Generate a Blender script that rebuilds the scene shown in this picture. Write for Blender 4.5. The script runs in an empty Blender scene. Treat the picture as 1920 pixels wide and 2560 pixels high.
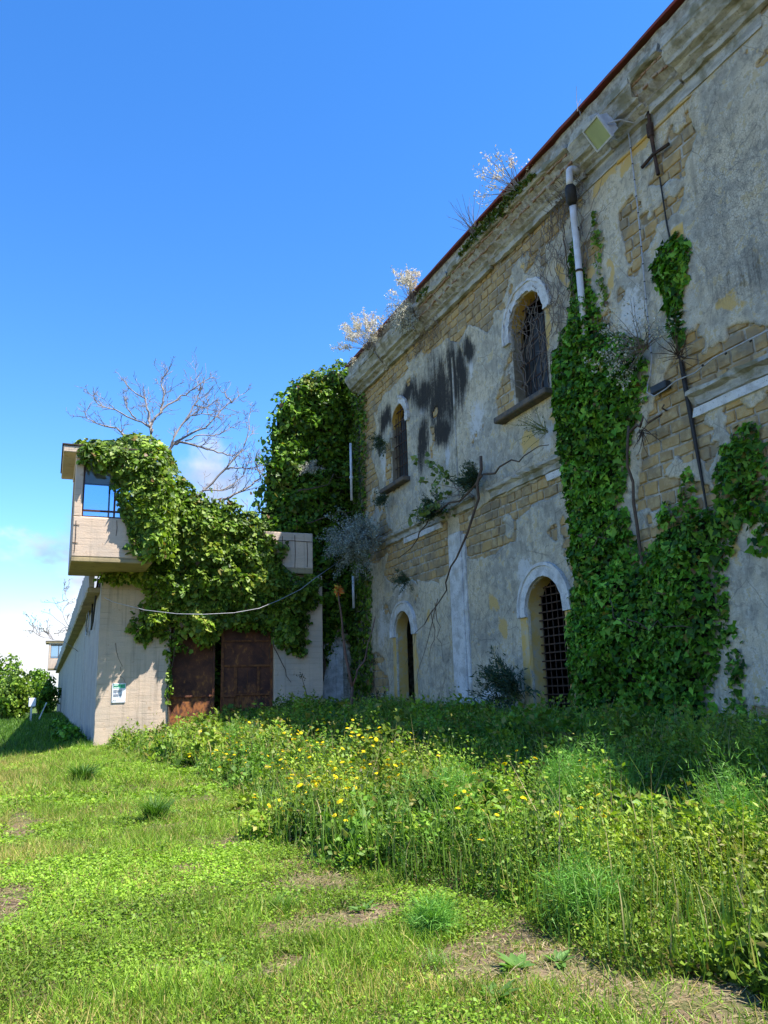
import bpy, math, random
import numpy as np
from mathutils import Vector, Matrix

SC = bpy.context.scene
COL = SC.collection
rng = np.random.default_rng(7)
random.seed(7)
R = math.radians

# ------------------------------------------------------------------ camera
PITCH, HEAD, ROLL = R(12.575), R(22.786), R(1.6)
fw = Vector((math.sin(HEAD) * math.cos(PITCH), math.cos(HEAD) * math.cos(PITCH), math.sin(PITCH)))
rt = Vector((math.cos(HEAD), -math.sin(HEAD), 0))
up = rt.cross(fw)
# camera rolled a little clockwise (the scene leans counter-clockwise in the picture)
r2 = rt * math.cos(ROLL) - up * math.sin(ROLL)
u2 = rt * math.sin(ROLL) + up * math.cos(ROLL)
cam_d = bpy.data.cameras.new('camera')
cam = bpy.data.objects.new('camera', cam_d)
COL.objects.link(cam)
m3 = Matrix((r2, u2, -fw)).transposed()
CAM = Vector((0, 0, 1.6))
cam.matrix_world = Matrix.Translation(CAM) @ m3.to_4x4()
cam_d.sensor_fit = 'VERTICAL'
cam_d.sensor_height = 24.0
cam_d.lens = 24.0 * 2000.0 / 2560.0
cam_d.clip_start = 0.05
cam_d.clip_end = 6000
SC.camera = cam

# ------------------------------------------------------------------ light
SUN = Vector((0.40, -0.38, 1.0)).normalized()          # direction towards the sun
world = bpy.data.worlds.new('World')
SC.world = world
world.use_nodes = True
wn, wl = world.node_tree.nodes, world.node_tree.links
wn.clear()
w_out = wn.new('ShaderNodeOutputWorld')
w_bg = wn.new('ShaderNodeBackground')
w_sky = wn.new('ShaderNodeTexSky')
w_sky.sky_type = 'NISHITA'
w_sky.sun_disc = False
w_sky.sun_elevation = math.asin(SUN.z)
w_sky.sun_rotation = math.atan2(SUN.x, SUN.y)
w_sky.air_density = 1.0
w_sky.dust_density = 0.1
w_sky.ozone_density = 2.5
w_hsv = wn.new('ShaderNodeHueSaturation')
w_hsv.inputs['Saturation'].default_value = 1.30
w_hsv.inputs['Hue'].default_value = 0.506
w_sky.altitude = 1200
w_hsv.inputs['Value'].default_value = 1.0
wl.new(w_sky.outputs[0], w_hsv.inputs['Color'])
# clouds: drifting cumulus, thicker towards the horizon, the same all round
w_tc = wn.new('ShaderNodeTexCoord')
w_sep = wn.new('ShaderNodeSeparateXYZ')
wl.new(w_tc.outputs['Generated'], w_sep.inputs[0])
w_map = wn.new('ShaderNodeMapping')
w_map.inputs['Scale'].default_value = (1.0, 1.0, 1.7)
w_map.inputs['Location'].default_value = (1.95, 4.35, 0.12)
wl.new(w_tc.outputs['Generated'], w_map.inputs[0])
w_n = wn.new('ShaderNodeTexNoise')
w_n.inputs['Scale'].default_value = 3.6
w_n.inputs['Detail'].default_value = 9
w_n.inputs['Roughness'].default_value = 0.56
w_n.inputs['Distortion'].default_value = 0.25
wl.new(w_map.outputs[0], w_n.inputs['Vector'])
w_h = wn.new('ShaderNodeMapRange')                      # cover falls with height
w_h.inputs['From Min'].default_value = 0.05
w_h.inputs['From Max'].default_value = 0.48
w_h.inputs['To Min'].default_value = 0.045
w_h.inputs['To Max'].default_value = -0.22
wl.new(w_sep.outputs['Z'], w_h.inputs['Value'])
w_add = wn.new('ShaderNodeMath'); w_add.operation = 'ADD'
wl.new(w_n.outputs['Fac'], w_add.inputs[0]); wl.new(w_h.outputs[0], w_add.inputs[1])
w_cr = wn.new('ShaderNodeMapRange'); w_cr.interpolation_type = 'SMOOTHSTEP'
w_cr.inputs['From Min'].default_value = 0.485
w_cr.inputs['From Max'].default_value = 0.62
wl.new(w_add.outputs[0], w_cr.inputs['Value'])
w_mix = wn.new('ShaderNodeMixRGB')
w_n2 = wn.new('ShaderNodeTexNoise'); w_n2.inputs['Scale'].default_value = 7.5; w_n2.inputs['Detail'].default_value = 6
wl.new(w_map.outputs[0], w_n2.inputs['Vector'])
w_cs = wn.new('ShaderNodeMapRange'); w_cs.inputs['From Min'].default_value = .40; w_cs.inputs['From Max'].default_value = .6
wl.new(w_n2.outputs['Fac'], w_cs.inputs['Value'])
w_cc = wn.new('ShaderNodeMixRGB'); w_cc.inputs['Color1'].default_value = (1.35, 1.75, 2.6, 1); w_cc.inputs['Color2'].default_value = (3.1, 3.15, 3.3, 1)
wl.new(w_cs.outputs[0], w_cc.inputs['Fac']); wl.new(w_cc.outputs[0], w_mix.inputs['Color2'])
wl.new(w_cr.outputs[0], w_mix.inputs['Fac'])
wl.new(w_hsv.outputs[0], w_mix.inputs['Color1'])
wl.new(w_mix.outputs[0], w_bg.inputs['Color'])
w_bg.inputs['Strength'].default_value = 0.14
wl.new(w_bg.outputs[0], w_out.inputs[0])

sun_d = bpy.data.lights.new('sun', 'SUN')
sun_d.energy = 4.7
sun_d.angle = R(0.55)
sun_d.color = (1.0, 0.95, 0.87)
sun_o = bpy.data.objects.new('sun', sun_d)
COL.objects.link(sun_o)
sun_o.rotation_euler = SUN.to_track_quat('Z', 'Y').to_euler()
sun_o.location = (20, -20, 60)

SC.view_settings.view_transform = 'Standard'
SC.view_settings.look = 'None'
SC.view_settings.exposure = 1.36
SC.view_settings.gamma = 1.0
SC.view_settings.use_curve_mapping = False
SC.render.engine = 'CYCLES'
SC.cycles.use_denoising = True
SC.cycles.max_bounces = 7
SC.cycles.diffuse_bounces = 4
SC.cycles.transmission_bounces = 5
SC.cycles.transparent_max_bounces = 6
SC.cycles.sample_clamp_indirect = 8

# ------------------------------------------------------------------ noise
def _hash(ix, iy, seed):
    h = (ix.astype(np.int64) * 374761393 + iy.astype(np.int64) * 668265263 + seed * 974634777) & 0x7fffffff
    h = ((h ^ (h >> 13)) * 1274126177) & 0x7fffffff
    h = h ^ (h >> 16)
    return (h & 0xffff) / 65535.0

def vnoise(x, y, seed=0):
    x = np.asarray(x, float); y = np.asarray(y, float)
    ix = np.floor(x); iy = np.floor(y)
    fx = x - ix; fy = y - iy
    fx = fx * fx * (3 - 2 * fx); fy = fy * fy * (3 - 2 * fy)
    a = _hash(ix, iy, seed); b = _hash(ix + 1, iy, seed)
    c = _hash(ix, iy + 1, seed); d = _hash(ix + 1, iy + 1, seed)
    return (a + (b - a) * fx) * (1 - fy) + (c + (d - c) * fx) * fy

def fbm(x, y, seed=0, octv=4):
    x = np.asarray(x, float); y = np.asarray(y, float)
    s = 0; a = 0.5; t = 0
    for i in range(octv):
        s = s + a * vnoise(x, y, seed + i * 17); t += a
        x = x * 2.03 + 5.1; y = y * 2.03 + 1.7; a *= 0.5
    return s / t - 0.5                                     # about -0.5 .. 0.5

def smooth(t):
    t = np.clip(t, 0, 1)
    return t * t * (3 - 2 * t)

# ------------------------------------------------------------------ mesh helpers
def tag(o, label=None, cat=None, group=None, kind=None):
    if label: o['label'] = label
    if cat: o['category'] = cat
    if group: o['group'] = group
    if kind: o['kind'] = kind
    return o

def thing(name, label, cat, loc=(0, 0, 0), group=None):
    o = bpy.data.objects.new(name, None)
    o.empty_display_size = 0.2
    COL.objects.link(o)
    o.location = loc
    return tag(o, label, cat, group)

def link(name, me, m, parent=None):
    o = bpy.data.objects.new(name, me)
    COL.objects.link(o)
    if m is not None and len(me.materials) == 0: me.materials.append(m)
    if parent is not None:
        o.parent = parent
        o.matrix_parent_inverse = Matrix.Translation(-Vector(parent_loc(parent)))
    return o

def parent_loc(p):
    v = Vector(p.location)
    if p.parent is not None and p.type == 'EMPTY': v += Vector(parent_loc(p.parent))
    return v

def np_mesh(name, V, loops, totals, col=None, smooth_=False):
    me = bpy.data.meshes.new(name)
    V = np.asarray(V, np.float32)
    loops = np.asarray(loops, np.int32).ravel(); totals = np.asarray(totals, np.int32)
    me.vertices.add(len(V)); me.vertices.foreach_set('co', V.ravel())
    me.loops.add(len(loops)); me.loops.foreach_set('vertex_index', loops)
    me.polygons.add(len(totals))
    st = np.zeros(len(totals), np.int32); st[1:] = np.cumsum(totals)[:-1]
    me.polygons.foreach_set('loop_start', st)
    if smooth_: me.polygons.foreach_set('use_smooth', np.ones(len(totals), bool))
    if col is not None:
        a = me.color_attributes.new('col', 'FLOAT_COLOR', 'POINT')
        c = np.ones((len(V), 4), np.float32); c[:, :col.shape[1]] = col
        a.data.foreach_set('color', c.ravel())
    me.update(calc_edges=True)
    me.validate()
    return me

class MB:
    """collects simple shapes into one mesh"""
    def __init__(s): s.v = []; s.f = []
    def add(s, V, F):
        b = len(s.v); s.v += [tuple(map(float, p)) for p in V]; s.f += [tuple(i + b for i in f) for f in F]; return s
    def box(s, x0, x1, y0, y1, z0, z1):
        return s.add([(x0,y0,z0),(x1,y0,z0),(x1,y1,z0),(x0,y1,z0),(x0,y0,z1),(x1,y0,z1),(x1,y1,z1),(x0,y1,z1)],
                     [(0,3,2,1),(4,5,6,7),(0,1,5,4),(1,2,6,5),(2,3,7,6),(3,0,4,7)])
    def cbox(s, x0, x1, y0, y1, z0, z1, c=0.02):
        """box with chamfered edges"""
        P = []
        for X, Yv, Z in ((x0,y0,z0),(x1,y0,z0),(x1,y1,z0),(x0,y1,z0),(x0,y0,z1),(x1,y0,z1),(x1,y1,z1),(x0,y1,z1)):
            dx = c if X == x0 else -c; dy = c if Yv == y0 else -c; dz = c if Z == z0 else -c
            P += [(X, Yv+dy, Z+dz), (X+dx, Yv, Z+dz), (X+dx, Yv+dy, Z)]
        i = lambda k, a: 3*k + a
        F = [(i(0,0),i(4,0),i(7,0),i(3,0)),(i(1,0),i(2,0),i(6,0),i(5,0)),
             (i(0,1),i(1,1),i(5,1),i(4,1)),(i(3,1),i(7,1),i(6,1),i(2,1)),
             (i(0,2),i(3,2),i(2,2),i(1,2)),(i(4,2),i(5,2),i(6,2),i(7,2))]
        for a, b, ax in ((0,1,'x'),(3,2,'x'),(4,5,'x'),(7,6,'x'),(0,3,'y'),(1,2,'y'),(4,7,'y'),(5,6,'y'),(0,4,'z'),(1,5,'z'),(2,6,'z'),(3,7,'z')):
            p, q = {'x': (1,2), 'y': (0,2), 'z': (0,1)}[ax]
            F.append((i(a,p), i(b,p), i(b,q), i(a,q)))
        for k in range(8): F.append((i(k,0), i(k,1), i(k,2)))
        return s.add(P, F)
    def tube(s, pts, rad, n=6, cap=True):
        pts = [Vector(p) for p in pts]
        if not hasattr(rad, '__len__'): rad = [rad] * len(pts)
        b = len(s.v); ref = Vector((0.3, 0.2, 0.93))
        for k, p in enumerate(pts):
            d = (pts[min(k+1, len(pts)-1)] - pts[max(k-1, 0)])
            if d.length < 1e-9: d = Vector((0, 0, 1))
            d.normalize()
            a = d.cross(ref)
            if a.length < 0.05: a = d.cross(Vector((1, 0, 0)))
            a.normalize(); c = d.cross(a)
            for j in range(n):
                t = 2 * math.pi * j / n
                q = p + (a * math.cos(t) + c * math.sin(t)) * rad[k]
                s.v.append((q.x, q.y, q.z))
        for k in range(len(pts) - 1):
            for j in range(n):
                s.f.append((b+k*n+j, b+k*n+(j+1)%n, b+(k+1)*n+(j+1)%n, b+(k+1)*n+j))
        if cap:
            s.f.append(tuple(b+j for j in range(n))[::-1]); e = b+(len(pts)-1)*n
            s.f.append(tuple(e+j for j in range(n)))
        return s
    def build(s, name, m, parent=None, sm=False, fix=True):
        me = bpy.data.meshes.new(name)
        me.from_pydata(s.v, [], s.f)
        if sm: me.polygons.foreach_set('use_smooth', [True]*len(me.polygons))
        me.validate()
        if fix:
            import bmesh
            bm = bmesh.new(); bm.from_mesh(me); bmesh.ops.recalc_face_normals(bm, faces=bm.faces); bm.to_mesh(me); bm.free()
        return link(name, me, m, parent)

def frames(nrm, ldir):
    """rotation matrices: z = normal, y = length direction made perpendicular"""
    n = nrm / (np.linalg.norm(nrm, axis=1, keepdims=True) + 1e-9)
    l = ldir - n * np.sum(ldir * n, axis=1, keepdims=True)
    l = l / (np.linalg.norm(l, axis=1, keepdims=True) + 1e-9)
    x = np.cross(l, n)
    return np.stack([x, l, n], axis=2)

def scatter(tv, tf, pos, rot, scl, col, shade=None):
    """instances of one small template as plain arrays; returns V, tris, col"""
    tv = np.asarray(tv, float); tf = np.asarray(tf, int)
    N, n = len(pos), len(tv)
    scl = np.asarray(scl, float)
    if scl.ndim == 1: scl = scl[:, None].repeat(3, 1)
    V = np.einsum('nij,nkj->nki', rot, tv[None] * scl[:, None, :]) + pos[:, None, :]
    F = tf[None] + (np.arange(N) * n)[:, None, None]
    C = np.repeat(col[:, None, :], n, 1)
    if shade is not None: C = C * np.asarray(shade)[None, :, None]
    return V.reshape(-1, 3), F.reshape(-1, 3), C.reshape(-1, 3)

def join(parts):
    V, F, C, b = [], [], [], 0
    for v, f, c in parts:
        V.append(v); F.append(f + b); C.append(c); b += len(v)
    return np.concatenate(V), np.concatenate(F), np.concatenate(C)

def tri_obj(name, parts, m, parent=None, sm=False):
    V, F, C = join(parts)
    if parent is not None: pass
    return link(name, np_mesh(name, V, F, np.full(len(F), 3), C, sm), m, parent)

IVY_V = [(0,0,0),(.36,-.12,.03),(.52,.2,.0),(.3,.42,.02),(0,1,-.08),(-.3,.42,.02),(-.52,.2,0),(-.36,-.12,.03),(0,.3,-.07)]
IVY_F = [(8,0,1),(8,1,2),(8,2,3),(8,3,4),(8,4,5),(8,5,6),(8,6,7),(8,7,0)]
LEAF_V = [(0,0,0),(.42,.25,.05),(.3,.62,.03),(0,1,-.06),(-.3,.62,.03),(-.42,.25,.05)]
LEAF_F = [(0,1,2),(0,2,3),(0,3,4),(0,4,5)]
DIA_V = [(0,0,0),(.26,.45,.05),(0,1,-.05),(-.26,.45,.05)]
DIA_F = [(0,1,2),(0,2,3)]
BLADE_V = [(-.5,0,0),(.5,0,0),(-.42,.5,.0),(.42,.5,.0),(0,1,-.22)]
BLADE_F = [(0,1,3),(0,3,2),(2,3,4)]

# ------------------------------------------------------------------ materials
class NT:
    def __init__(s, name):
        s.m = bpy.data.materials.new(name); s.m.use_nodes = True
        s.n = s.m.node_tree.nodes; s.l = s.m.node_tree.links
        s.b = s.n['Principled BSDF']; s.out = s.n['Material Output']
        s.tc = None
    def coord(s, kind='Object'):
        if s.tc is None: s.tc = s.n.new('ShaderNodeTexCoord')
        return s.tc.outputs[kind]
    def geo(s): 
        g = s.n.new('ShaderNodeNewGeometry'); return g.outputs['Position']
    def mapping(s, vec, scale=(1,1,1), loc=(0,0,0)):
        k = s.n.new('ShaderNodeMapping'); k.inputs['Scale'].default_value = scale; k.inputs['Location'].default_value = loc
        s.l.new(vec, k.inputs[0]); return k.outputs[0]
    def noise(s, vec, scale, detail=4, rough=.55, dist=0):
        k = s.n.new('ShaderNodeTexNoise'); k.inputs['Scale'].default_value = scale
        k.inputs['Detail'].default_value = detail; k.inputs['Roughness'].default_value = rough; k.inputs['Distortion'].default_value = dist
        s.l.new(vec, k.inputs['Vector']); return k.outputs['Fac']
    def voronoi(s, vec, scale, feat='F1', out='Distance'):
        k = s.n.new('ShaderNodeTexVoronoi'); k.feature = feat; k.inputs['Scale'].default_value = scale
        s.l.new(vec, k.inputs['Vector']); return k.outputs[out]
    def step(s, v, a, b, lo=0, hi=1):
        k = s.n.new('ShaderNodeMapRange'); k.interpolation_type = 'SMOOTHSTEP'
        k.inputs['From Min'].default_value = a; k.inputs['From Max'].default_value = b
        k.inputs['To Min'].default_value = lo; k.inputs['To Max'].default_value = hi
        s.l.new(v, k.inputs['Value']); return k.outputs[0]
    def math(s, op, a, b=None):
        k = s.n.new('ShaderNodeMath'); k.operation = op
        for i, q in enumerate((a, b)):
            if q is None: continue
            if hasattr(q, 'is_output'): s.l.new(q, k.inputs[i])
            else: k.inputs[i].default_value = q
        return k.outputs[0]
    def mix(s, fac, a, b, mode='MIX'):
        k = s.n.new('ShaderNodeMixRGB'); k.blend_type = mode
        for i, q in zip(('Fac', 'Color1', 'Color2'), (fac, a, b)):
            if hasattr(q, 'is_output'): s.l.new(q, k.inputs[i])
            elif i == 'Fac': k.inputs[i].default_value = q
            else: k.inputs[i].default_value = (*q, 1)
        return k.outputs[0]
    def attr(s, name='col'):
        k = s.n.new('ShaderNodeAttribute'); k.attribute_name = name; return k
    def rnd(s):
        k = s.n.new('ShaderNodeObjectInfo'); return k.outputs['Random']
    def bump(s, h, strength=.3, dist=.02):
        k = s.n.new('ShaderNodeBump'); k.inputs['Strength'].default_value = strength; k.inputs['Distance'].default_value = dist
        s.l.new(h, k.inputs['Height']); s.l.new(k.outputs[0], s.b.inputs['Normal']); return k
    def color(s, c):
        if hasattr(c, 'is_output'): s.l.new(c, s.b.inputs['Base Color'])
        else: s.b.inputs['Base Color'].default_value = (*c, 1)
    def rough(s, r, spec=.3, metal=0):
        s.b.inputs['Roughness'].default_value = r; s.b.inputs['Specular IOR Level'].default_value = spec; s.b.inputs['Metallic'].default_value = metal

def m_simple(name, c, r=.7, c2=None, scale=8, bump=0, spec=.3, metal=0):
    t = NT(name); p = t.geo()
    if c2 is None: c2 = tuple(v * .65 for v in c)
    f = t.noise(p, scale, 5, .6)
    t.color(t.mix(t.step(f, .35, .68), c, c2)); t.rough(r, spec, metal)
    if bump: t.bump(t.noise(p, scale * 5, 4, .6), bump, .02)
    return t.m

def m_leaf(name, trans=.35, r=.45, spec=.35, tint=(1.0, 1.15, .35)):
    t = NT(name); a = t.attr('col').outputs['Color']
    f = t.noise(t.geo(), 2.3, 3)
    c = t.mix(t.step(f, .3, .7, 0, .35), a, t.mix(1.0, a, (.72, .8, .55), 'MULTIPLY'))
    t.color(c); t.rough(r, spec)
    tr = t.n.new('ShaderNodeBsdfTranslucent')
    t.l.new(t.mix(1.0, c, tint, 'MULTIPLY'), tr.inputs[0])
    ms = t.n.new('ShaderNodeMixShader'); ms.inputs[0].default_value = trans
    t.l.new(t.b.outputs[0], ms.inputs[1]); t.l.new(tr.outputs[0], ms.inputs[2]); t.l.new(ms.outputs[0], t.out.inputs[0])
    return t.m

def m_plaster():
    t = NT('old_plaster'); p = t.geo()
    at = t.attr('col')
    sp = t.n.new('ShaderNodeSeparateColor'); t.l.new(at.outputs['Color'], sp.inputs[0])
    dark, ochre, white = sp.outputs[0], sp.outputs[1], sp.outputs[2]
    rough_patch = at.outputs['Alpha']
    n1 = t.noise(p, .7, 6, .6, .4); n2 = t.noise(p, 3.2, 6, .62, .3); n3 = t.noise(p, 14, 5, .65)
    st = t.noise(t.mapping(p, (1, 5, .55)), 1.1, 5, .6, .2)           # vertical run-off streaks
    c = t.mix(t.step(n1, .36, .64), (.34, .315, .26), (.56, .47, .33))
    c = t.mix(t.step(n2, .42, .70, 0, .75), c, (.66, .62, .525))
    c = t.mix(t.step(t.noise(p, 6.5, 6, .72, .6), .50, .62, 0, .6), c, (.20, .185, .155))
    c = t.mix(t.step(t.noise(p, 1.9, 8, .74, .8), .50, .72, 0, .55), c, (.175, .162, .135))
    c = t.mix(t.step(t.noise(p, 40, 4, .75), .50, .66, 0, .45), c, (.17, .155, .125))
    ck = t.voronoi(t.mapping(t.mix(.5, p, t.n.new('ShaderNodeTexNoise').outputs['Color'], 'ADD'), (1, 1, .8)), .75, 'DISTANCE_TO_EDGE')
    c = t.mix(t.step(ck, .0, .008, .5, 0), c, (.10, .092, .08))
    c = t.mix(t.step(st, .5, .72, 0, .55), c, (.20, .185, .15))
    # flaked off spots showing the warm coat below
    fl = t.math('ADD', n2, t.math('MULTIPLY', n3, .45))
    c = t.mix(t.step(fl, .79, .85, 0, .8), c, (.46, .36, .20))
    # ochre limewash
    oc = t.math('ADD', t.math('ADD', t.math('MULTIPLY', n2, .55), t.math('MULTIPLY', n3, .25)), t.math('MULTIPLY', ochre, .46))
    c = t.mix(t.step(oc, .70, .78), c, t.mix(n3, (.56, .35, .10), (.50, .38, .19)))
    # pale lime
    wh = t.math('ADD', t.math('ADD', t.math('MULTIPLY', n3, .45), t.math('MULTIPLY', n2, .35)), t.math('MULTIPLY', white, .40))
    c = t.mix(t.step(wh, .66, .80, 0, .8), c, (.56, .555, .55))
    # black mould running down
    st2 = t.noise(t.mapping(p, (1, 7, .42)), 1.5, 7, .68, .3)
    run_ = t.math('ADD', t.math('ADD', t.math('MULTIPLY', st2, .55), t.math('MULTIPLY', n2, .25)), t.math('MULTIPLY', n3, .2))
    dk = t.math('ADD', t.math('MULTIPLY', dark, .72), t.math('MULTIPLY', t.math('SUBTRACT', run_, .5), 1.9))
    dk = t.math('MULTIPLY', t.step(dk, .12, .62), t.step(dark, .02, .35))
    c = t.mix(t.math('MULTIPLY', dk, .96), c, (.022, .021, .021))
    # crackle / roughcast where alpha is high
    vo = t.voronoi(p, 15, 'DISTANCE_TO_EDGE')
    cr = t.math('MULTIPLY', t.step(vo, .0, .05, 1, 0), rough_patch)
    c = t.mix(t.math('MULTIPLY', cr, .7), c, (.11, .105, .10))
    t.color(c); t.rough(.92, .12)
    h = t.math('ADD', t.math('ADD', t.math('MULTIPLY', n3, .5), t.math('MULTIPLY', t.noise(p, 55, 4, .7), .35)), t.math('MULTIPLY', n2, .8))
    h = t.math('SUBTRACT', h, t.math('MULTIPLY', cr, .8))
    t.bump(h, .6, .03)
    return t.m

def m_stone():
    t = NT('tuff_stone'); p = t.geo(); r = t.rnd()
    n = t.noise(p, 5, 6, .65, .3); f = t.noise(p, 32, 4, .7)
    c = t.mix(r, (.47, .305, .125), (.29, .215, .125))
    c = t.mix(t.step(n, .42, .64, 0, .7), c, (.50, .385, .215))
    c = t.mix(t.step(t.noise(p, 1.3, 4), .46, .66, 0, .7), c, (.21, .18, .135))
    c = t.mix(t.step(f, .58, .75, 0, .6), c, (.13, .11, .085))
    t.color(c); t.rough(.95, .1)
    t.bump(t.math('ADD', f, t.math('MULTIPLY', n, 1.3)), .8, .03)
    return t.m

def m_mortar():
    t = NT('grey_mortar'); p = t.geo()
    n = t.noise(p, 6, 6, .65); n0 = t.noise(p, .8, 4)
    c = t.mix(t.step(n, .35, .62), (.22, .20, .165), (.45, .42, .36))
    c = t.mix(t.step(n0, .5, .7, 0, .6), c, (.24, .19, .12))
    t.color(c); t.rough(.95, .1)
    t.bump(t.math('ADD', t.noise(p, 30, 4, .7), n), .8, .03)
    return t.m

def m_ochre():
    t = NT('ochre_limewash'); p = t.geo()
    n = t.noise(p, 2.4, 6, .6, .3); f = t.noise(p, 18, 5, .65)
    c = t.mix(t.step(n, .4, .62), (.55, .36, .11), (.50, .39, .22))
    c = t.mix(t.step(t.noise(p, 4.5, 5, .65), .55, .66, 0, .8), c, (.40, .365, .31))
    c = t.mix(t.step(f, .62, .75, 0, .7), c, (.2, .15, .08))
    t.color(c); t.rough(.9, .12); t.bump(t.math('ADD', f, n), .4, .02)
    return t.m

def m_jamb():
    t = NT('flaking_jamb'); p = t.geo()
    n = t.noise(p, 2.0, 6, .62, .3); f = t.noise(p, 18, 5, .65)
    z = t.n.new('ShaderNodeSeparateXYZ'); t.l.new(p, z.inputs[0])
    c = t.mix(t.step(n, .4, .6), (.20, .165, .115), (.30, .25, .17))
    k = t.math('ADD', n, t.step(z.outputs['Z'], 11.0, 12.0, 0, .3))      # limewash survives in the arch
    c = t.mix(t.step(k, .60, .70), c, (.50, .32, .085))
    c = t.mix(t.step(f, .6, .74, 0, .7), c, (.12, .09, .06))
    t.color(c); t.rough(.92, .1); t.bump(t.math('ADD', f, n), .5, .02)
    return t.m

def m_white_plaster():
    t = NT('pale_lime_render'); p = t.geo()
    n = t.noise(p, 3, 6, .62, .3); f = t.noise(p, 24, 5, .68)
    c = t.mix(t.step(n, .4, .66), (.60, .59, .58), (.40, .39, .375))
    c = t.mix(t.step(f, .57, .66, 0, .85), c, (.19, .185, .18))
    c = t.mix(t.step(t.noise(p, 1.7, 5), .56, .72, 0, .6), c, (.42, .33, .2))
    t.color(c); t.rough(.9, .12); t.bump(t.math('ADD', f, n), .5, .02)
    return t.m

def m_cornice():
    t = NT('weathered_cornice'); p = t.geo()
    n = t.noise(t.mapping(p, (3, .7, 3)), 2.2, 6, .62, .3); f = t.noise(p, 16, 5, .68)
    c = t.mix(t.step(n, .36, .64), (.30, .29, .26), (.47, .445, .39))
    c = t.mix(t.step(t.noise(p, 1.6, 5, .6), .48, .64, 0, .8), c, (.17, .155, .09))
    c = t.mix(t.step(f, .56, .7, 0, .7), c, (.12, .115, .10))
    t.color(c); t.rough(.93, .1); t.bump(t.math('ADD', f, n), .7, .03)
    return t.m

def m_concrete(name, warm, cool, boards=True, vertical=False):
    t = NT(name); p = t.geo()
    n = t.noise(p, .9, 6, .6, .3); f = t.noise(p, 22, 5, .65)
    z = t.n.new('ShaderNodeSeparateXYZ'); t.l.new(p, z.inputs[0])
    hb = t.noise(t.mapping(p, (.6, .6, 3.6)), 1.3, 6, .7)           # board-marked horizontals
    vs = t.noise(t.mapping(p, (4.5, 4.5, .22)), 1.2, 5, .62)         # run-off
    c = t.mix(t.step(n, .35, .65), warm, cool)
    c = t.mix(t.step(hb, .44, .7, 0, .55), c, tuple(v * .78 for v in warm))
    c = t.mix(t.step(vs, .52, .72, 0, .8 if vertical else .42), c, tuple(v * .35 for v in cool))
    c = t.mix(t.step(f, .6, .74, 0, .55), c, tuple(v * .55 for v in cool))
    # joints between the shuttering boards
    fr = t.math('FRACT', t.math('MULTIPLY', t.math('ADD', z.outputs['Z'], t.math('MULTIPLY', n, .05)), 1 / .21))
    jo = t.step(t.math('ABSOLUTE', t.math('SUBTRACT', fr, .5)), .46, .5)
    jo = t.math('MULTIPLY', jo, t.step(t.noise(p, 1.7, 4), .45, .6))
    if boards: c = t.mix(t.math('MULTIPLY', jo, .55), c, tuple(v * .35 for v in warm))
    sp_ = t.math('SUBTRACT', t.noise(p, 2.2, 6, .68), t.step(z.outputs['Z'], -.2, 1.6, 0, .22))   # splash dirt and algae low down
    c = t.mix(t.step(sp_, .47, .62, 0, .55), c, tuple(v * k_ for v, k_ in zip(cool, (.5, .52, .42))))
    c = t.mix(t.step(t.noise(p, 3.7, 5, .7, .5), .62, .70, 0, .5), c, (.30, .17, .085))                # rusty blooms
    t.color(c); t.rough(.93, .12)
    h = t.math('ADD', t.math('MULTIPLY', f, .5), t.math('MULTIPLY', hb, 1.1))
    h = t.math('SUBTRACT', h, t.math('MULTIPLY', jo, .8 if boards else 0))
    t.bump(h, .55, .025)
    return t.m

def m_rust(name='rusted_steel', orange=.75):
    t = NT(name); p = t.geo()
    n = t.noise(p, 1.6, 7, .66, .4); f = t.noise(t.mapping(p, (1, 1, .6)), 9, 6, .68)
    c = t.mix(t.step(n, .36, .62), (.062, .027, .021), (.13, .05, .028))
    z = t.n.new('ShaderNodeSeparateXYZ'); t.l.new(p, z.inputs[0])
    low = t.step(z.outputs['Z'], .4, 2.6, .13, 0)                    # rust flowers near the ground
    k = t.math('ADD', t.math('ADD', t.math('MULTIPLY', f, .6), t.math('MULTIPLY', n, .4)), low)
    c = t.mix(t.step(k, .53, .66, 0, orange), c, (.36, .14, .04))
    c = t.mix(t.step(t.noise(p, 30, 4, .7), .6, .75, 0, .5), c, (.33, .17, .07))
    t.color(c); t.rough(.82, .25); t.bump(t.math('ADD', f, n), .35, .012)
    return t.m

def m_ground():
    t = NT('meadow_soil'); p = t.geo()
    n = t.noise(p, 1.1, 6, .62, .3); f = t.noise(p, 26, 5, .7); g = t.noise(p, .25, 4)
    c = t.mix(t.step(n, .4, .6), (.105, .075, .048), (.20, .145, .095))
    c = t.mix(t.step(f, .5, .66), c, (.26, .20, .14))
    s_ = t.step(t.noise(p, 3.1, 5, .65), .42, .58)
    c = t.mix(t.math('MULTIPLY', s_, .6), c, (.075, .11, .022))
    # beyond the built meadow the sheet itself reads as grass
    z = t.n.new('ShaderNodeSeparateXYZ'); t.l.new(p, z.inputs[0])
    far = t.step(z.outputs['Y'], 30, 48)
    c = t.mix(far, c, t.mix(g, (.05, .095, .018), (.10, .13, .03)))
    t.color(c); t.rough(.95, .08); t.bump(t.math('ADD', f, n), .8, .03)
    return t.m

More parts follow.
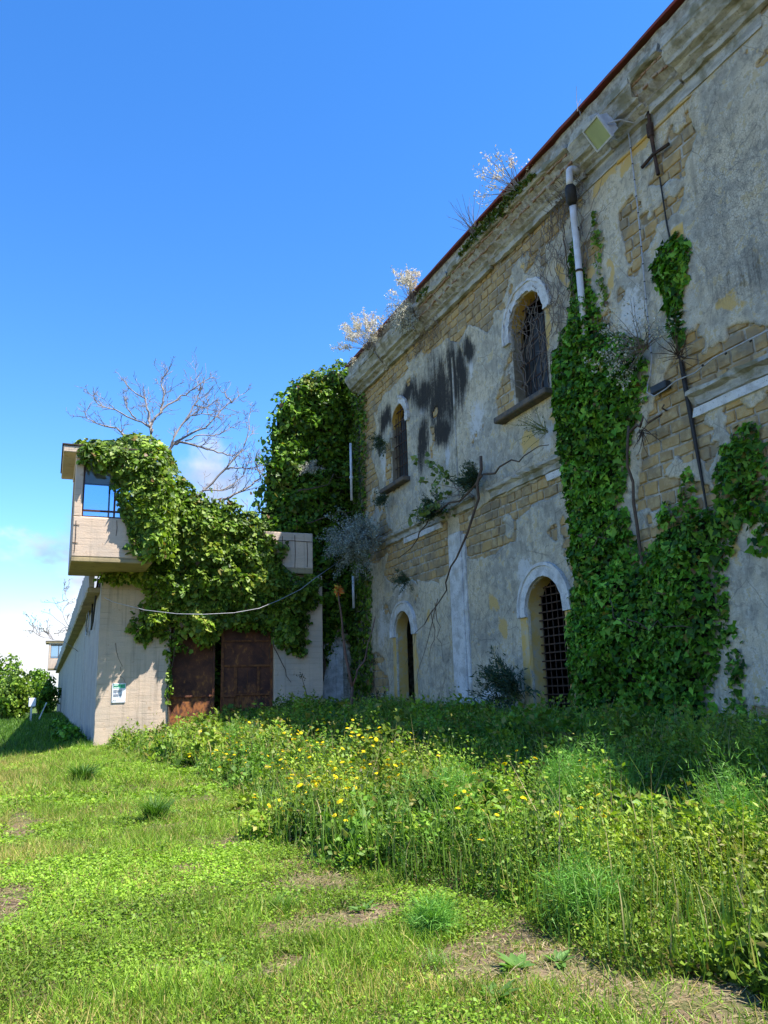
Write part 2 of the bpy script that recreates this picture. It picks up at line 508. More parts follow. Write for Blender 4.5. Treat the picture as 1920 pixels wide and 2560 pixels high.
def m_glass():
    t = NT('window_glass')
    t.color((.75, .88, .95)); t.b.inputs['Roughness'].default_value = .03
    t.b.inputs['Transmission Weight'].default_value = 1.0; t.b.inputs['IOR'].default_value = 1.25
    tr = t.n.new('ShaderNodeBsdfTransparent'); tr.inputs[0].default_value = (.80, .9, .97, 1)
    ms = t.n.new('ShaderNodeMixShader')
    fr = t.n.new('ShaderNodeFresnel'); fr.inputs[0].default_value = 1.5
    gl = t.n.new('ShaderNodeBsdfGlossy'); gl.inputs['Roughness'].default_value = .02
    t.l.new(fr.outputs[0], ms.inputs[0]); t.l.new(tr.outputs[0], ms.inputs[1]); t.l.new(gl.outputs[0], ms.inputs[2])
    t.l.new(ms.outputs[0], t.out.inputs[0])
    return t.m

M = dict(
    plaster=m_plaster(), stone=m_stone(), mortar=m_mortar(), ochre=m_ochre(), jamb=m_jamb(), white=m_white_plaster(), cornice=m_cornice(),
    brick=m_simple('thin_brick', (.30, .17, .11), .9, (.36, .28, .21), 6, .5, .1),
    roof=m_simple('red_roof_edge', (.22, .035, .028), .75, (.15, .05, .035), 2, .3),
    sill=m_simple('dark_lava_stone', (.075, .072, .07), .85, (.16, .12, .085), 5, .5, .2),
    iron=m_simple('rusty_iron', (.030, .021, .018), .8, (.085, .045, .028), 9, .4, .25),
    gate=m_rust(), gate2=m_simple('orange_rust', (.22, .085, .032), .85, (.09, .036, .022), 7, .4, .2),
    conc=m_concrete('board_marked_concrete', (.62, .475, .35), (.50, .41, .325)),
    conc_side=m_concrete('streaked_concrete', (.42, .385, .345), (.34, .325, .315), False, True),
    conc_dirty=m_concrete('mossy_concrete', (.38, .30, .165), (.27, .225, .135), True),
    pvc=m_simple('white_pvc', (.62, .63, .68), .4, (.50, .50, .52), 4, 0, .4),
    black=m_simple('black_rubber', (.018, .017, .017), .6, (.03, .027, .025), 12, .1),
    cable=m_simple('grey_white_cable', (.42, .42, .44), .5, (.28, .28, .30), 8),
    brown=m_simple('brown_window_frame', (.09, .032, .02), .6, (.05, .02, .014), 12, .1),
    alu=m_simple('painted_aluminium', (.50, .51, .54), .45, (.38, .38, .40), 6, .1, .4),
    lens=m_simple('yellowed_lamp_lens', (.33, .36, .17), .35, (.27, .30, .14), 2.5, 0, .5),
    dark=m_simple('dark_shutter', (.022, .026, .030), .5, (.035, .038, .042), 5),
    timber=m_simple('old_timber', (.05, .035, .025), .85, (.03, .02, .015), 7, .3),
    room=m_simple('shade_dark_inner_wall', (.05, .047, .043), .95, (.03, .028, .026), 2),  # near-black colour stands in for the unlit rooms behind the openings
    ground=m_ground(), glass=m_glass(),
    board=m_simple('white_sign_board', (.78, .79, .82), .45, (.72, .73, .78), 3, 0, .4),
    green=m_simple('green_print', (.06, .45, .24), .5, (.05, .40, .21), 3),
    ink=m_simple('dark_print', (.015, .10, .06), .6), grey_ink=m_simple('grey_print', (.30, .30, .33), .6),
    whitewood=m_simple('white_painted_wood', (.66, .65, .63), .7, (.48, .46, .43), 6, .2),
    bark_pale=m_simple('pale_bark', (.30, .27, .245), .85, (.19, .165, .15), 10, .3, .2),
    bark=m_simple('brown_bark', (.115, .08, .058), .9, (.07, .05, .038), 10, .4, .2),
    bark_red=m_simple('reddish_stem', (.17, .085, .06), .75, (.09, .055, .045), 7, .2),
    twig=m_simple('grey_dry_twig', (.20, .165, .135), .9, (.13, .105, .09), 12),
    dry=m_simple('straw_stem', (.40, .31, .15), .8, (.28, .22, .12), 6),
    stem=m_simple('green_stem', (.10, .15, .035), .6, (.14, .13, .04), 6),
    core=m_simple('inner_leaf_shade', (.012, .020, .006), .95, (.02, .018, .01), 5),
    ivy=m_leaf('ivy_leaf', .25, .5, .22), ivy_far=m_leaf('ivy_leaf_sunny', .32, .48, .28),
    herb=m_leaf('meadow_leaf', .32, .5, .25), grass=m_leaf('grass_blade', .36, .5, .25),
    petal=m_leaf('yellow_petal', .3, .6, .2, (1.0, 1.0, .8)), fluff=m_leaf('pale_fluff', .3, .85, .1, (1, 1, 1)),
    silver=m_leaf('silvery_leaf', .2, .7, .2, (1, 1, 1)),
)

# ------------------------------------------------------------------ ground
GATE_Y, FAC_X = 30.24, 11.8

def gz(x, y):
    x = np.asarray(x, float); y = np.asarray(y, float)
    z = np.interp(y, [4, 12, 28], [.34, .44, .72]) * smooth((x - 2.4) / 8.0)
    z = z - 0.22 * smooth((y - 12) / 14) * smooth((1.4 - x) / 2.2) * smooth((400 - y) / 200)
    near = smooth((60 - np.abs(y)) / 30) * smooth((40 - np.abs(x)) / 20)
    z = z + near * (0.16 * fbm(x * .35, y * .35, 3) + 0.05 * fbm(x * 1.7, y * 1.7, 9))
    return z

xs = np.concatenate([-np.geomspace(2500, 14, 14), np.arange(-13, 26, .3), np.geomspace(27, 2500, 14)])
ys = np.concatenate([-np.geomspace(2500, 14, 10), np.arange(-13, 46, .3), np.geomspace(47, 2500, 22)])
GX, GY_ = np.meshgrid(xs, ys)
Vg = np.stack([GX, GY_, gz(GX, GY_)], -1).reshape(-1, 3)
nx, ny = len(xs), len(ys)
ii = (np.arange(ny - 1)[:, None] * nx + np.arange(nx - 1)[None]).ravel()
Fg = np.stack([ii, ii + 1, ii + nx + 1, ii + nx], 1)
g = link('ground', np_mesh('ground', Vg, Fg, np.full(len(Fg), 4), None, True), M['ground'])
tag(g, 'grassy ground rising gently from the path to the old building', 'ground', kind='structure')

# ------------------------------------------------------------------ main building
bld = thing('prison_building', 'tall ruined stone building with peeling plaster, arched barred windows and broken cornice', 'building', (FAC_X, 16, 0))

# openings: centre Y, half width, bottom, spring line
OPEN = {'w1': (26.42, .72, 9.2, 11.5), 'w2': (17.42, .84, 9.22, 11.5), 'd1': (26.53, .75, .75, 3.62), 'd2': (17.52, .84, .95, 3.53)}

def sd_open(Y, Z):
    """signed distance to the openings, negative inside"""
    d = np.full(np.shape(Y), 9.0)
    for cy, hw, z0, zs in OPEN.values():
        qx = np.abs(Y - cy) - hw; qz = np.abs(Z - (z0 + zs) / 2) - (zs - z0) / 2
        rect = np.minimum(np.maximum(qx, qz), 0) + np.hypot(np.maximum(qx, 0), np.maximum(qz, 0))
        circ = np.hypot(Y - cy, Z - zs) - hw
        circ = np.where(Z < zs, rect, circ)
        d = np.minimum(d, np.minimum(np.where(Z > zs, circ, rect), rect))
    return d

def sd_poly(P, Y, Z):
    """signed distance to a polygon, negative inside"""
    P = np.asarray(P, float); d = np.full(np.shape(Y), 1e9); s = np.ones(np.shape(Y))
    n = len(P)
    for i in range(n):
        a = P[i]; b = P[i - 1]
        e = b - a; wy = Y - a[0]; wz = Z - a[1]
        t = np.clip((wy * e[0] + wz * e[1]) / (e @ e + 1e-12), 0, 1)
        d = np.minimum(d, (wy - e[0] * t) ** 2 + (wz - e[1] * t) ** 2)
        c1 = Z >= a[1]; c2 = Z < b[1]; c3 = e[0] * wz > e[1] * wy
        s = np.where((c1 & c2 & c3) | (~c1 & ~c2 & ~c3), -s, s)
    return s * np.sqrt(d)

# places where the plaster has fallen off (Y along the wall, height), read on the wall itself
BARE = [
    [(31, 14.4), (29.6, 14.4), (8, 14.4), (8, 13.9), (10.6, 13.85), (12.2, 13.9), (14.4, 13.95), (15.1, 13.4), (15.9, 13.1), (16.6, 13.3), (17.2, 12.95), (17.9, 13.0), (18.3, 12.4), (18.9, 12.3),
     (19.6, 12.1), (20.2, 12.6), (20.7, 12.9), (21.4, 12.6), (22.2, 13.1), (23.8, 13.15), (26, 13.2), (28.2, 13.0), (29.0, 12.6), (30.2, 12.9)],
    [(31, 13.2), (29.0, 13), (28.7, 12.0), (29.3, 11.0), (28.7, 10.0), (28.4, 9.2), (28.0, 8.8), (27.9, 8.0), (27.1, 7.2), (28.2, 6.6), (29.0, 6.5), (31, 6.9)],
    [(18.3, 10.9), (18.75, 10.6), (19.4, 9.9), (19.35, 9.3), (18.9, 8.95), (18.3, 9.1)],
    [(22.0, 7.0), (20.6, 6.95), (18.4, 7.0), (15.8, 7.05), (15.8, 6.55), (17.4, 6.35), (18.6, 6.1), (18.75, 5.55), (19.9, 5.35), (21.5, 5.4), (22.1, 6.0)],
    [(27.6, 7.0), (25.0, 7.05), (22.8, 6.95), (22.75, 5.3), (23.6, 5.0), (25.2, 5.4), (26.4, 5.55), (27.4, 5.5), (28.4, 6.0)],
    [(13.35, 12.4), (12.9, 12.55), (12.2, 12.6), (11.8, 13.0), (11.4, 13.5), (10.9, 13.4), (10.75, 12.7), (11.2, 12.2), (11.35, 11.6), (11.7, 11.2), (11.75, 10.7), (12.15, 10.4), (12.75, 10.3), (13.1, 10.6), (13.3, 11.3)],
    [(13.85, 5.0), (13.5, 6.2), (13.2, 7.3), (12.4, 8.0), (11.9, 8.6), (11.2, 8.75), (10.9, 8.4), (10.2, 8.1), (9.2, 7.6), (8.6, 5.2), (9.6, 4.6), (10.9, 4.6), (11.3, 4.3), (12.1, 4.0), (12.9, 4.0), (13.7, 4.2)],
    [(29.2, 3.0), (28.3, 2.7), (28.0, 1.6), (29.4, 1.2), (30.4, 1.6), (30.4, 2.9)],
    [(27.2, 10.9), (27.7, 10.6), (27.9, 9.4), (27.3, 9.0), (27.1, 9.3)],
]
Y0, Y1, Z0, Z1, RS = 7.0, 30.42, -0.2, 14.2, .06
gy = np.arange(Y0, Y1 + 1e-6, RS); gzv = np.arange(Z0, Z1 + 1e-6, RS)
PY, PZ = np.meshgrid(gy, gzv)

def plaster_field(Y, Z):
    wob = .30 * fbm(Y * 1.3, Z * 1.3, 21, 5) + .12 * fbm(Y * 6, Z * 6, 31, 3)
    d = np.full(np.shape(Y), 9.0)
    for P in BARE: d = np.minimum(d, sd_poly(P, Y, Z))
    f = d + wob
    # islands of plaster left standing on the bare stone, and small holes in the plaster
    isl = fbm(Y * .9 + 4, Z * 1.2, 77, 5)
    f = np.maximum(f, (isl - .17) * 1.6)
    f = np.minimum(f, (.235 - fbm(Y * 1.1, Z * 1.1, 55, 5)) * 1.5)
    return f

def sheet(Y, Z, f, xf, snap=True):
    """flat sheet of grid cells where f > 0, its rim pulled onto f = 0; returns verts, quads, rim edges"""
    c = (f[:-1, :-1] + f[1:, :-1] + f[:-1, 1:] + f[1:, 1:]) / 4 > 0
    nyv = f.shape[1]
    idx = (np.arange(f.shape[0] - 1)[:, None] * nyv + np.arange(nyv - 1)[None])
    q = idx[c]
    quads = np.stack([q, q + nyv, q + nyv + 1, q + 1], 1)
    gyv, gxv = np.gradient(f, RS)
    cnt = np.zeros(f.size, int); np.add.at(cnt, quads.ravel(), 1)
    rim = (cnt > 0) & (cnt < 4)
    inner = np.zeros(f.shape, bool); inner[1:-1, 1:-1] = True
    rim = rim & inner.ravel()
    Yf, Zf = Y.ravel().copy(), Z.ravel().copy()
    g2 = gxv.ravel() ** 2 + gyv.ravel() ** 2 + 1e-6
    dY = -f.ravel() * gxv.ravel() / g2; dZ = -f.ravel() * gyv.ravel() / g2
    k = np.minimum(1, .6 * RS / (np.hypot(dY, dZ) + 1e-9))
    Yf[rim] += (dY * k)[rim]; Zf[rim] += (dZ * k)[rim]
    used = cnt > 0
    remap = np.cumsum(used) - 1
    V = np.stack([np.asarray(xf(Yf, Zf)), Yf, Zf], 1)[used]
    quads = remap[quads]
    e = np.concatenate([quads[:, [0, 1]], quads[:, [1, 2]], quads[:, [2, 3]], quads[:, [3, 0]]])
    key = np.sort(e, 1); kk = key[:, 0] * 10000000 + key[:, 1]
    u, first, n = np.unique(kk, return_index=True, return_counts=True)
    return V, quads, e[first[n == 1]]

def extrude(V, quads, rim, dx):
    n = len(V); rv = np.unique(rim); mp = {int(a): n + i for i, a in enumerate(rv)}
    B = V[rv].copy(); B[:, 0] += dx
    side = np.array([(b, a, mp[int(a)], mp[int(b)]) for a, b in rim], int)
    return np.concatenate([V, B]), np.concatenate([quads, side])

sdo = sd_open(PY, PZ)
# masonry core with the arched openings cut through
Vw, Qw, Rw = sheet(PY, PZ, sdo, lambda y, z: FAC_X + .06 + .04 * fbm(y * 3, z * 3, 5))
link('wall', np_mesh('wall', Vw, Qw, np.full(len(Qw), 4)), M['mortar'], bld)
pf = np.minimum(plaster_field(PY, PZ), sdo)
Vp, Qp, Rp = sheet(PY, PZ, pf, lambda y, z: FAC_X + .022 * fbm(y * .7, z * .7, 15) + .008 * fbm(y * 4, z * 4, 16))
Vp, Qp = extrude(Vp, Qp, Rp, .085)

def blob(Y, Z, cy, cz, ry, rz, soft=.5):
    Yw = Y + 1.1 * fbm(Y * .8, Z * .8, 201, 5) + .25 * fbm(Y * 5, Z * 2.5, 203, 3); Zw = Z + 1.3 * fbm(Y * .8, Z * .5, 202, 5)
    d = np.hypot((Yw - cy) / (ry * 1.25), (Zw - cz) / (rz * 1.25))
    return smooth((1 - d) / (soft + .45))

def stains(Y, Z):
    c = np.zeros((len(Y), 4), np.float32)
    dk = np.zeros(len(Y))
    for a in [(24.3, 12.0, 1.2, 1.0), (23.2, 11.6, 1.3, 2.1), (22.2, 11.6, .75, 2.4), (24.4, 10.2, .9, 1.3), (22.9, 10.2, .8, 1.0), (21.5, 11.2, .8, 1.3), (27.7, 12.0, .8, .9), (28.2, 11.2, .4, 1.0),
              (25.2, 12.5, 1.2, .6), (20.7, 12.0, .6, .7)]:
        dk = np.maximum(dk, blob(Y, Z, *a))
    dk = np.maximum(dk, .38 * blob(Y, Z, 10.0, 8.9, 1.6, .7)); dk = np.maximum(dk, .30 * blob(Y, Z, 11.0, 13.0, .5, 1.2))
    dk = np.maximum(dk, .22 * blob(Y, Z, 22, 2.2, 4, 1.2)); dk = np.maximum(dk, .35 * blob(Y, Z, 11.2, 11.4, .3, .9))
    dk = np.maximum(dk, .28 * blob(Y, Z, 14.0, 12.6, .5, .8))
    oc = np.zeros(len(Y))
    for a in [(12.7, 13.35, .95, .35), (17.9, 8.3, .9, .6), (16.6, 10.9, .35, 1.6), (16.7, 8.5, .4, .4), (18.45, 2.4, .22, 1.0), (20.2, 4.0, .45, .7), (19.9, 3.2, .5, .7), (11.5, 4.2, .18, .8),
              (13.9, 10.9, .25, 1.0), (10.9, 4.3, .2, .6), (18.9, 6.25, .22, .22), (16.2, 6.35, .3, .35), (25.45, 2.6, .25, 1.3), (15.6, 12.2, .4, .7), (13.6, 13.5, 1.2, .3), (17.3, 13.05, .25, .25),
              (10.4, 8.6, .5, .4), (24.5, 4.2, .4, .5), (27.55, 2.7, .2, 1.2), (14.6, 11.8, .4, .8)]:
        oc = np.maximum(oc, blob(Y, Z, *a))
    wh = np.zeros(len(Y))
    for a in [(24.6, 11.5, .8, .55), (25.9, 12.3, .5, .4), (20.6, 11.4, .5, .8), (20.5, 9.5, 1.0, 1.2), (28.6, 4.2, 1.2, 1.7), (26.4, 5.2, 1.2, .5), (18.6, 4.9, 1.0, .7), (13.2, 9.6, .9, 1.3),
              (20.9, 1.3, 3.0, .5), (16.9, 8.0, .7, .6), (28, 10.3, .5, 1.6), (10.2, 1.7, 1.3, 1.3), (12.3, 2.6, .6, 1.0), (22.6, 9, .5, 1.3)]:
        wh = np.maximum(wh, blob(Y, Z, *a))
    ro = np.maximum(blob(Y, Z, 10.1, 10.8, 1.4, 2.6, .3), .7 * blob(Y, Z, 20.5, 3.4, 1.6, 1.6, .6))
    ro = np.maximum(ro, .6 * blob(Y, Z, 14.2, 12.3, .6, .9)); ro = np.maximum(ro, .8 * blob(Y, Z, 23.9, 11.6, 1.3, .9))
    c[:, 0] = dk; c[:, 1] = oc; c[:, 2] = wh; c[:, 3] = ro
    return c
link('plaster', np_mesh('plaster', Vp, Qp, np.full(len(Qp), 4), stains(Vp[:, 1], Vp[:, 2])), M['plaster'], bld)

# the rest of the shell: side, back and the stretch of front outside the picture
sh = MB()
sh.box(FAC_X, 12.6, -9, 7.0, -.5, 14.3)
sh.box(21.6, 22.2, -9, 30.4, -.5, 14.3); sh.box(12.6, 21.6, -9, -8.4, -.5, 14.3); sh.box(12.62, 21.6, 29.8, 30.4, -.5, 14.3)
sh.build('outer_wall', M['mortar'], bld)
fl = MB(); fl.box(12.62, 21.6, -8.4, 29.8, .3, .7); fl.box(12.62, 21.6, -8.4, 29.8, 7.0, 7.3); fl.box(12.62, 21.6, -8.4, 29.8, 14.0, 14.28)
for yy in (22.0, 13.0): fl.box(12.62, 21.6, yy, yy + .3, .7, 14.0)
fl.build('inner_floor', M['room'], bld)
# projecting wing at the far end, hidden under ivy
wg = MB(); wg.box(9.7, 11.78, 31.9, 38, -.5, 11.2); wg.box(11.78, 22, 30.42, 38, -.5, 14.3)
wg.build('end_wing', M['mortar'], bld)
wf = MB(); wf.box(11.0, 11.3, 31.72, 31.92, .2, 3.4); wf.box(10.35, 11.0, 31.78, 31.92, .2, 3.6)
wf.build('door_surround', M['white'], bld)

# ---- exposed stones, each a block of its own
stone_meshes = []
for k in range(7):
    r_ = np.random.default_rng(100 + k)
    c = .035; j = lambda s=.03: float(r_.uniform(-s, s))
    # unit block: front at x=0, y and z in -.5 .. .5, front face split into a slightly domed fan
    F = []; V = []
    o = [(-.5, -.5), (-.12, -.5), (.5, -.5), (.5, .08), (.5, .5), (.1, .5), (-.5, .5), (-.5, -.06)]
    outer = [(.05, a * .985 + j(.025), b * .97 + j(.035)) for a, b in o]
    inner = [(.004 + j(.004), a * .90 + j(.02), b * .84 + j(.03)) for a, b in o]
    V = outer + inner + [(-.006 + j(.01), j(.15), j(.15))]
    for i in range(8):
        n_ = (i + 1) % 8
        F.append((i, n_, 8 + n_, 8 + i)); F.append((8 + i, 8 + n_, 16))
    me = bpy.data.meshes.new('stone'); me.from_pydata(V, [], F); me.materials.append(M['stone'])
    import bmesh
    bm = bmesh.new(); bm.from_mesh(me); bmesh.ops.recalc_face_normals(bm, faces=bm.faces)
    bm.normal_update()
    if sum(f.normal.x for f in bm.faces) > 0: bmesh.ops.reverse_faces(bm, faces=bm.faces)
    bm.to_mesh(me); bm.free()
    stone_meshes.append(me)
blocks = []
z = .6; row = 0
while z < 14.15:
    hgt = float(rng.uniform(.25, .33)); y = 7.2 + float(rng.uniform(0, .4)); row += 1
    while y < 30.3:
        ln = float(rng.uniform(.28, .68)); blocks.append((y + ln / 2, z + hgt / 2, ln - .03, hgt - .028)); y += ln
    z += hgt
B_ = np.array(blocks)
keep = np.zeros(len(B_), bool)
for oy, oz in ((0, 0), (-.4, 0), (.4, 0), (0, .4), (0, -.4)):
    yy = B_[:, 0] + oy * B_[:, 2]; zz = B_[:, 1] + oz * B_[:, 3]
    keep |= (plaster_field(yy, zz) < .03)
for oy in (-.5, 0, .5):
    for oz in (-.5, .5):
        keep &= sd_open(B_[:, 0] + oy * B_[:, 2], B_[:, 1] + oz * B_[:, 3]) > .02
B_ = B_[keep]
vis = B_[:, 2] * B_[:, 3] / ((B_[:, 0]) ** 2 + FAC_X ** 2 + (B_[:, 1] - 1.6) ** 2) * (plaster_field(B_[:, 0], B_[:, 1]) < 0) * (B_[:, 0] > 9.3)
order = np.argsort(-vis)
far_stones = MB()
for k, i in enumerate(order):
    cy, cz, ly, lz = B_[i]
    me = stone_meshes[int(rng.integers(7))]
    xo = FAC_X + .010 + abs(float(rng.normal(0, .016)))
    if k < 300:
        o = link('stone', me, None, bld)
        o.location = (xo, cy, cz); o.scale = (1, ly * (1 if rng.random() < .5 else 1), lz); o.rotation_euler = (float(rng.normal(0, .03)), float(rng.normal(0, .03)), float(rng.normal(0, .02)))
    else:
        far_stones.add([(xo + v.co.x, cy + v.co.y * ly, cz + v.co.z * lz) for v in me.vertices], [tuple(p.vertices) for p in me.polygons])
if far_stones.v: tag(far_stones.build('stone_courses', M['stone'], bld, fix=False), kind='stuff')

# ---- openings: reveal, hood, sill, bars
def arch_pts(cy, hw, zs, z0, n=18):
    P = [(cy - hw, z0), (cy - hw, zs)]
    P += [(cy - hw * math.cos(math.pi * k / n), zs + hw * math.sin(math.pi * k / n)) for k in range(1, n)]
    return P + [(cy + hw, zs), (cy + hw, z0)]

def reveal(cy, hw, z0, zs, name, mat, parent, depth=.44):
    P = arch_pts(cy, hw, zs, z0); b = MB(); n = len(P)
    D = [FAC_X + .012, FAC_X + .4, FAC_X + depth]
    V = [(x, y + (.012 * math.sin(7 * z + 5 * x)), zz) for x in D for (y, zz) in P for z in (zz,)]
    F = [(d * n + i, d * n + i + 1, (d + 1) * n + i + 1, (d + 1) * n + i) for d in range(2) for i in range(n - 1)]
    b.add(V, F)
    b.add([(x, y, z0 + .004) for x in (D[0], D[2]) for y in (cy - hw, cy + hw)], [(0, 1, 3, 2)])
    return b.build(name, mat, parent, fix=False)

def hood(cy, hw, zs, r0, r1, a0, a1, parent, ragged=0, proud=.085, legs=(0, 0)):
    """arched moulding of two steps over an opening, a0..a1 in degrees from the near side (small Y) up and over"""
    n = 26; b = MB(); rings = []
    prof = [(r0 - .004, FAC_X + .03), (r0, FAC_X - proud), (r0 + (r1 - r0) * .72, FAC_X - proud * .93), (r0 + (r1 - r0) * .76, FAC_X - proud * 1.35), (r1, FAC_X - proud * 1.3), (r1 + .006, FAC_X + .05)]
    st = []
    if legs[0]: st += [('l0', -legs[0])]
    for k in range(n + 1): st.append(('a', a0 + (a1 - a0) * k / n))
    if legs[1]: st += [('l1', -legs[1])]
    for kind, val in st:
        ring = []
        for pi_, (r, x) in enumerate(prof):
            rr = r + (rng.normal(0, ragged) if ragged and 0 < pi_ else 0)
            if kind == 'a': t = R(val); ring.append((x + (rng.normal(0, ragged * .3) if ragged else 0), cy - rr * math.cos(t), zs + rr * math.sin(t)))
            elif kind == 'l0': ring.append((x, cy - rr, zs + val))
            else: ring.append((x, cy + rr, zs + val))
        rings.append(ring)
    m_ = len(prof); V = [p for r_ in rings for p in r_]
    F = [(k * m_ + i, k * m_ + i + 1, (k + 1) * m_ + i + 1, (k + 1) * m_ + i) for k in range(len(rings) - 1) for i in range(m_ - 1)]
    F += [tuple(range(m_)), tuple(range((len(rings) - 1) * m_, len(rings) * m_))[::-1]]
    b.add(V, F)
    return b.build('arch_hood', M['white'], parent)

def bars(parent, cy, hw, z0, zs, nv, nh, x, r=.014, bent=0.0):
    for k in range(nv):
        y = cy - hw + 2 * hw * (k + .5) / nv
        top = zs + math.sqrt(max(hw ** 2 - (y - cy) ** 2, 0)) - .02
        j = float(rng.normal(0, bent))
        MB().tube([(x, y, z0), (x - .01, y + j, (z0 + top) / 2), (x, y + j * .4, top)], r, 6).build('bar', M['iron'], parent)
    for k in range(nh):
        zz = z0 + .22 + (zs + hw * .75 - z0 - .22) * k / max(nh - 1, 1)
        w = hw if zz < zs else math.sqrt(max(hw ** 2 - (zz - zs) ** 2, .02))
        xx = x - r * 1.7
        MB().box(xx - .012, xx + .012, cy - w, cy + w, zz - .018, zz + .018).build('bar', M['iron'], parent)

for key, cross in (('w1', (6, 7)), ('w2', (6, 6))):
    cy, hw, z0, zs = OPEN[key]
    dp_ = .16 if key == 'w1' else .27
    w = reveal(cy, hw, z0, zs, 'window', M['jamb'], bld, dp_ + .1)
    bars(w, cy, hw, z0, zs, *cross, FAC_X + dp_)
    sh = MB()
    for s_ in range(4): sh.box(FAC_X + dp_ + .12, FAC_X + dp_ + .16, cy - hw + s_ * hw / 2 + .015, cy - hw + (s_ + 1) * hw / 2 - .015, z0, zs + (.3 if s_ in (1, 2) else -.15))
    sh.build('shutter', M['dark'], w)
    y0, y1 = (25.55, 27.8) if key == 'w1' else (16.42, 19.05)
    MB().cbox(FAC_X - .30, FAC_X + dp_ + .1, y0, y1, 9.02, 9.2, .03).build('sill', M['sill'], w)
    # remains of the inner jamb stones
    if key == 'w1': hood(cy, hw, zs, hw + .02, hw + .30, -12, 78, w, .02)
    else: hood(cy, hw, zs, hw + .03, hw + .36, -2, 178, w, .022, legs=(0, .25))
for key in ('d1', 'd2'):
    cy, hw, z0, zs = OPEN[key]
    w = reveal(cy, hw, z0, zs, 'doorway', M['ochre'], bld)
    hood(cy, hw, zs, hw + .02, hw + .38, 0, 180, w, .006, legs=(.12, .12))
    if key == 'd2': bars(w, cy, hw, z0, zs, 7, 15, FAC_X + .38, .018, .012)
    else:
        MB().box(FAC_X + .46, FAC_X + .51, cy - hw - .05, cy - .25, z0, zs + .4).build('door_leaf', M['timber'], w)
    MB().cbox(FAC_X - .12, FAC_X + .8, cy - hw - .1, cy + hw + .1, z0 - .16, z0 + .0, .02).build('threshold', M['sill'], w)
    # flat ochre bands beside the opening
    for s_ in (-1, 1):
        a, b_ = sorted((cy + s_ * (hw + .012), cy + s_ * (hw + .26)))
        if key == 'd2' and s_ == 1: b_ += .1
        MB().cbox(FAC_X - .022, FAC_X + .03, a, b_, z0, zs - .13, .01).build('jamb_band', M['ochre'], w)

# pilaster
pl = MB(); pl.cbox(FAC_X - .10, FAC_X + .05, 21.80, 22.62, -.1, 6.42, .02); pl.cbox(FAC_X - .05, FAC_X + .05, 21.62, 21.797, -.1, 6.3, .01)
pl.build('pilaster', M['white'], bld)
pl = MB(); pl.cbox(FAC_X - .03, FAC_X + .05, 21.85, 21.93, 7.5, 12.3, .01)
pl.build('upper_pilaster_edge', M['cornice'], bld)

def run(name, prof, y0, y1, mat, parent, jit=.012, stp=.22, ends=.0, seed=1):
    """worn moulding: a profile of (x, z) carried along the wall"""
    r_ = np.random.default_rng(seed); b = MB(); n = len(prof); ny_ = max(2, int((y1 - y0) / stp)); V = []
    for k in range(ny_ + 1):
        y = y0 + (y1 - y0) * k / ny_
        for i, (x, z) in enumerate(prof):
            yy = y + (r_.normal(0, ends) if k in (0, ny_) else 0)
            V.append((x + r_.normal(0, jit), yy, z + r_.normal(0, jit)))
    F = [(k * n + i, k * n + (i + 1) % n, (k + 1) * n + (i + 1) % n, (k + 1) * n + i) for k in range(ny_) for i in range(n)]
    F += [tuple(range(n)), tuple(range(ny_ * n, ny_ * n + n))[::-1]]
    b.add(V, F)
    return b.build(name, mat, parent)

FX = FAC_X
# string course left standing in lengths
SCP = [(FX + .05, 7.0), (FX - .06, 7.02), (FX - .07, 7.18), (FX - .18, 7.24), (FX - .19, 7.33), (FX + .05, 7.40)]
LIP = [(FX + .05, 6.78), (FX - .045, 6.8), (FX - .05, 6.985), (FX + .05, 6.99)]
for i, (a, b_) in enumerate(((23.0, 27.9), (20.9, 22.4), (16.0, 19.9), (8.0, 11.7))):
    run('string_course', SCP, a, b_, M['cornice'], bld, .014, .2, .06, 10 + i)
for i, (a, b_) in enumerate(((23.2, 26.2), (16.2, 17.0), (8.0, 11.75))):
    run('string_course_band', LIP, a, b_, M['white'], bld, .005, .25, .05, 20 + i)
# frieze band and cornice
run('frieze_band', [(FX + .05, 13.66), (FX - .035, 13.66), (FX - .04, 13.74), (FX - .02, 13.76), (FX - .02, 14.02), (FX + .05, 14.02)], 9.0, 15.2, M['cornice'], bld, .004, .4, .05, 31)
run('frieze_edge', [(FX + .03, 13.58), (FX - .05, 13.59), (FX - .055, 13.64), (FX + .03, 13.655)], 10.8, 13.2, M['ochre'], bld, .004, .3, .05, 32)
core = [(12.3, 14.02), (11.74, 14.06), (11.62, 14.16), (11.60, 14.28), (11.46, 14.40), (11.44, 14.50), (11.34, 14.60), (11.33, 14.80), (11.38, 14.86), (12.3, 14.90)]
run('cornice_core', core, -9, 30.55, M['mortar'], bld, .018, .2, 0, 40)
mold = [(11.80, 13.99), (11.69, 14.0), (11.67, 14.12), (11.52, 14.20), (11.50, 14.27), (11.37, 14.31), (11.34, 14.40), (11.24, 14.55), (11.22, 14.62), (11.19, 14.64), (11.19, 14.86), (11.42, 14.91), (11.7, 14.87), (11.8, 14.3)]
for i, (a, b_) in enumerate(((-9, 10.9), (12.0, 13.0), (13.25, 14.2), (24.1, 27.0), (27.3, 30.6))):
    run('cornice_moulding', mold, a, b_, M['cornice'], bld, .011, .24, .07, 50 + i)
low = [(11.80, 13.97), (11.68, 13.98), (11.65, 14.13), (11.56, 14.19), (11.7, 14.24)]
for i, (a, b_) in enumerate(((14.3, 18.6), (19.0, 23.6), (11.0, 11.9))):
    run('cornice_lower_moulding', low, a, b_, M['cornice'], bld, .010, .22, .05, 70 + i)
lip = [(11.44, 14.66), (11.23, 14.68), (11.19, 14.72), (11.19, 14.86), (11.42, 14.92)]
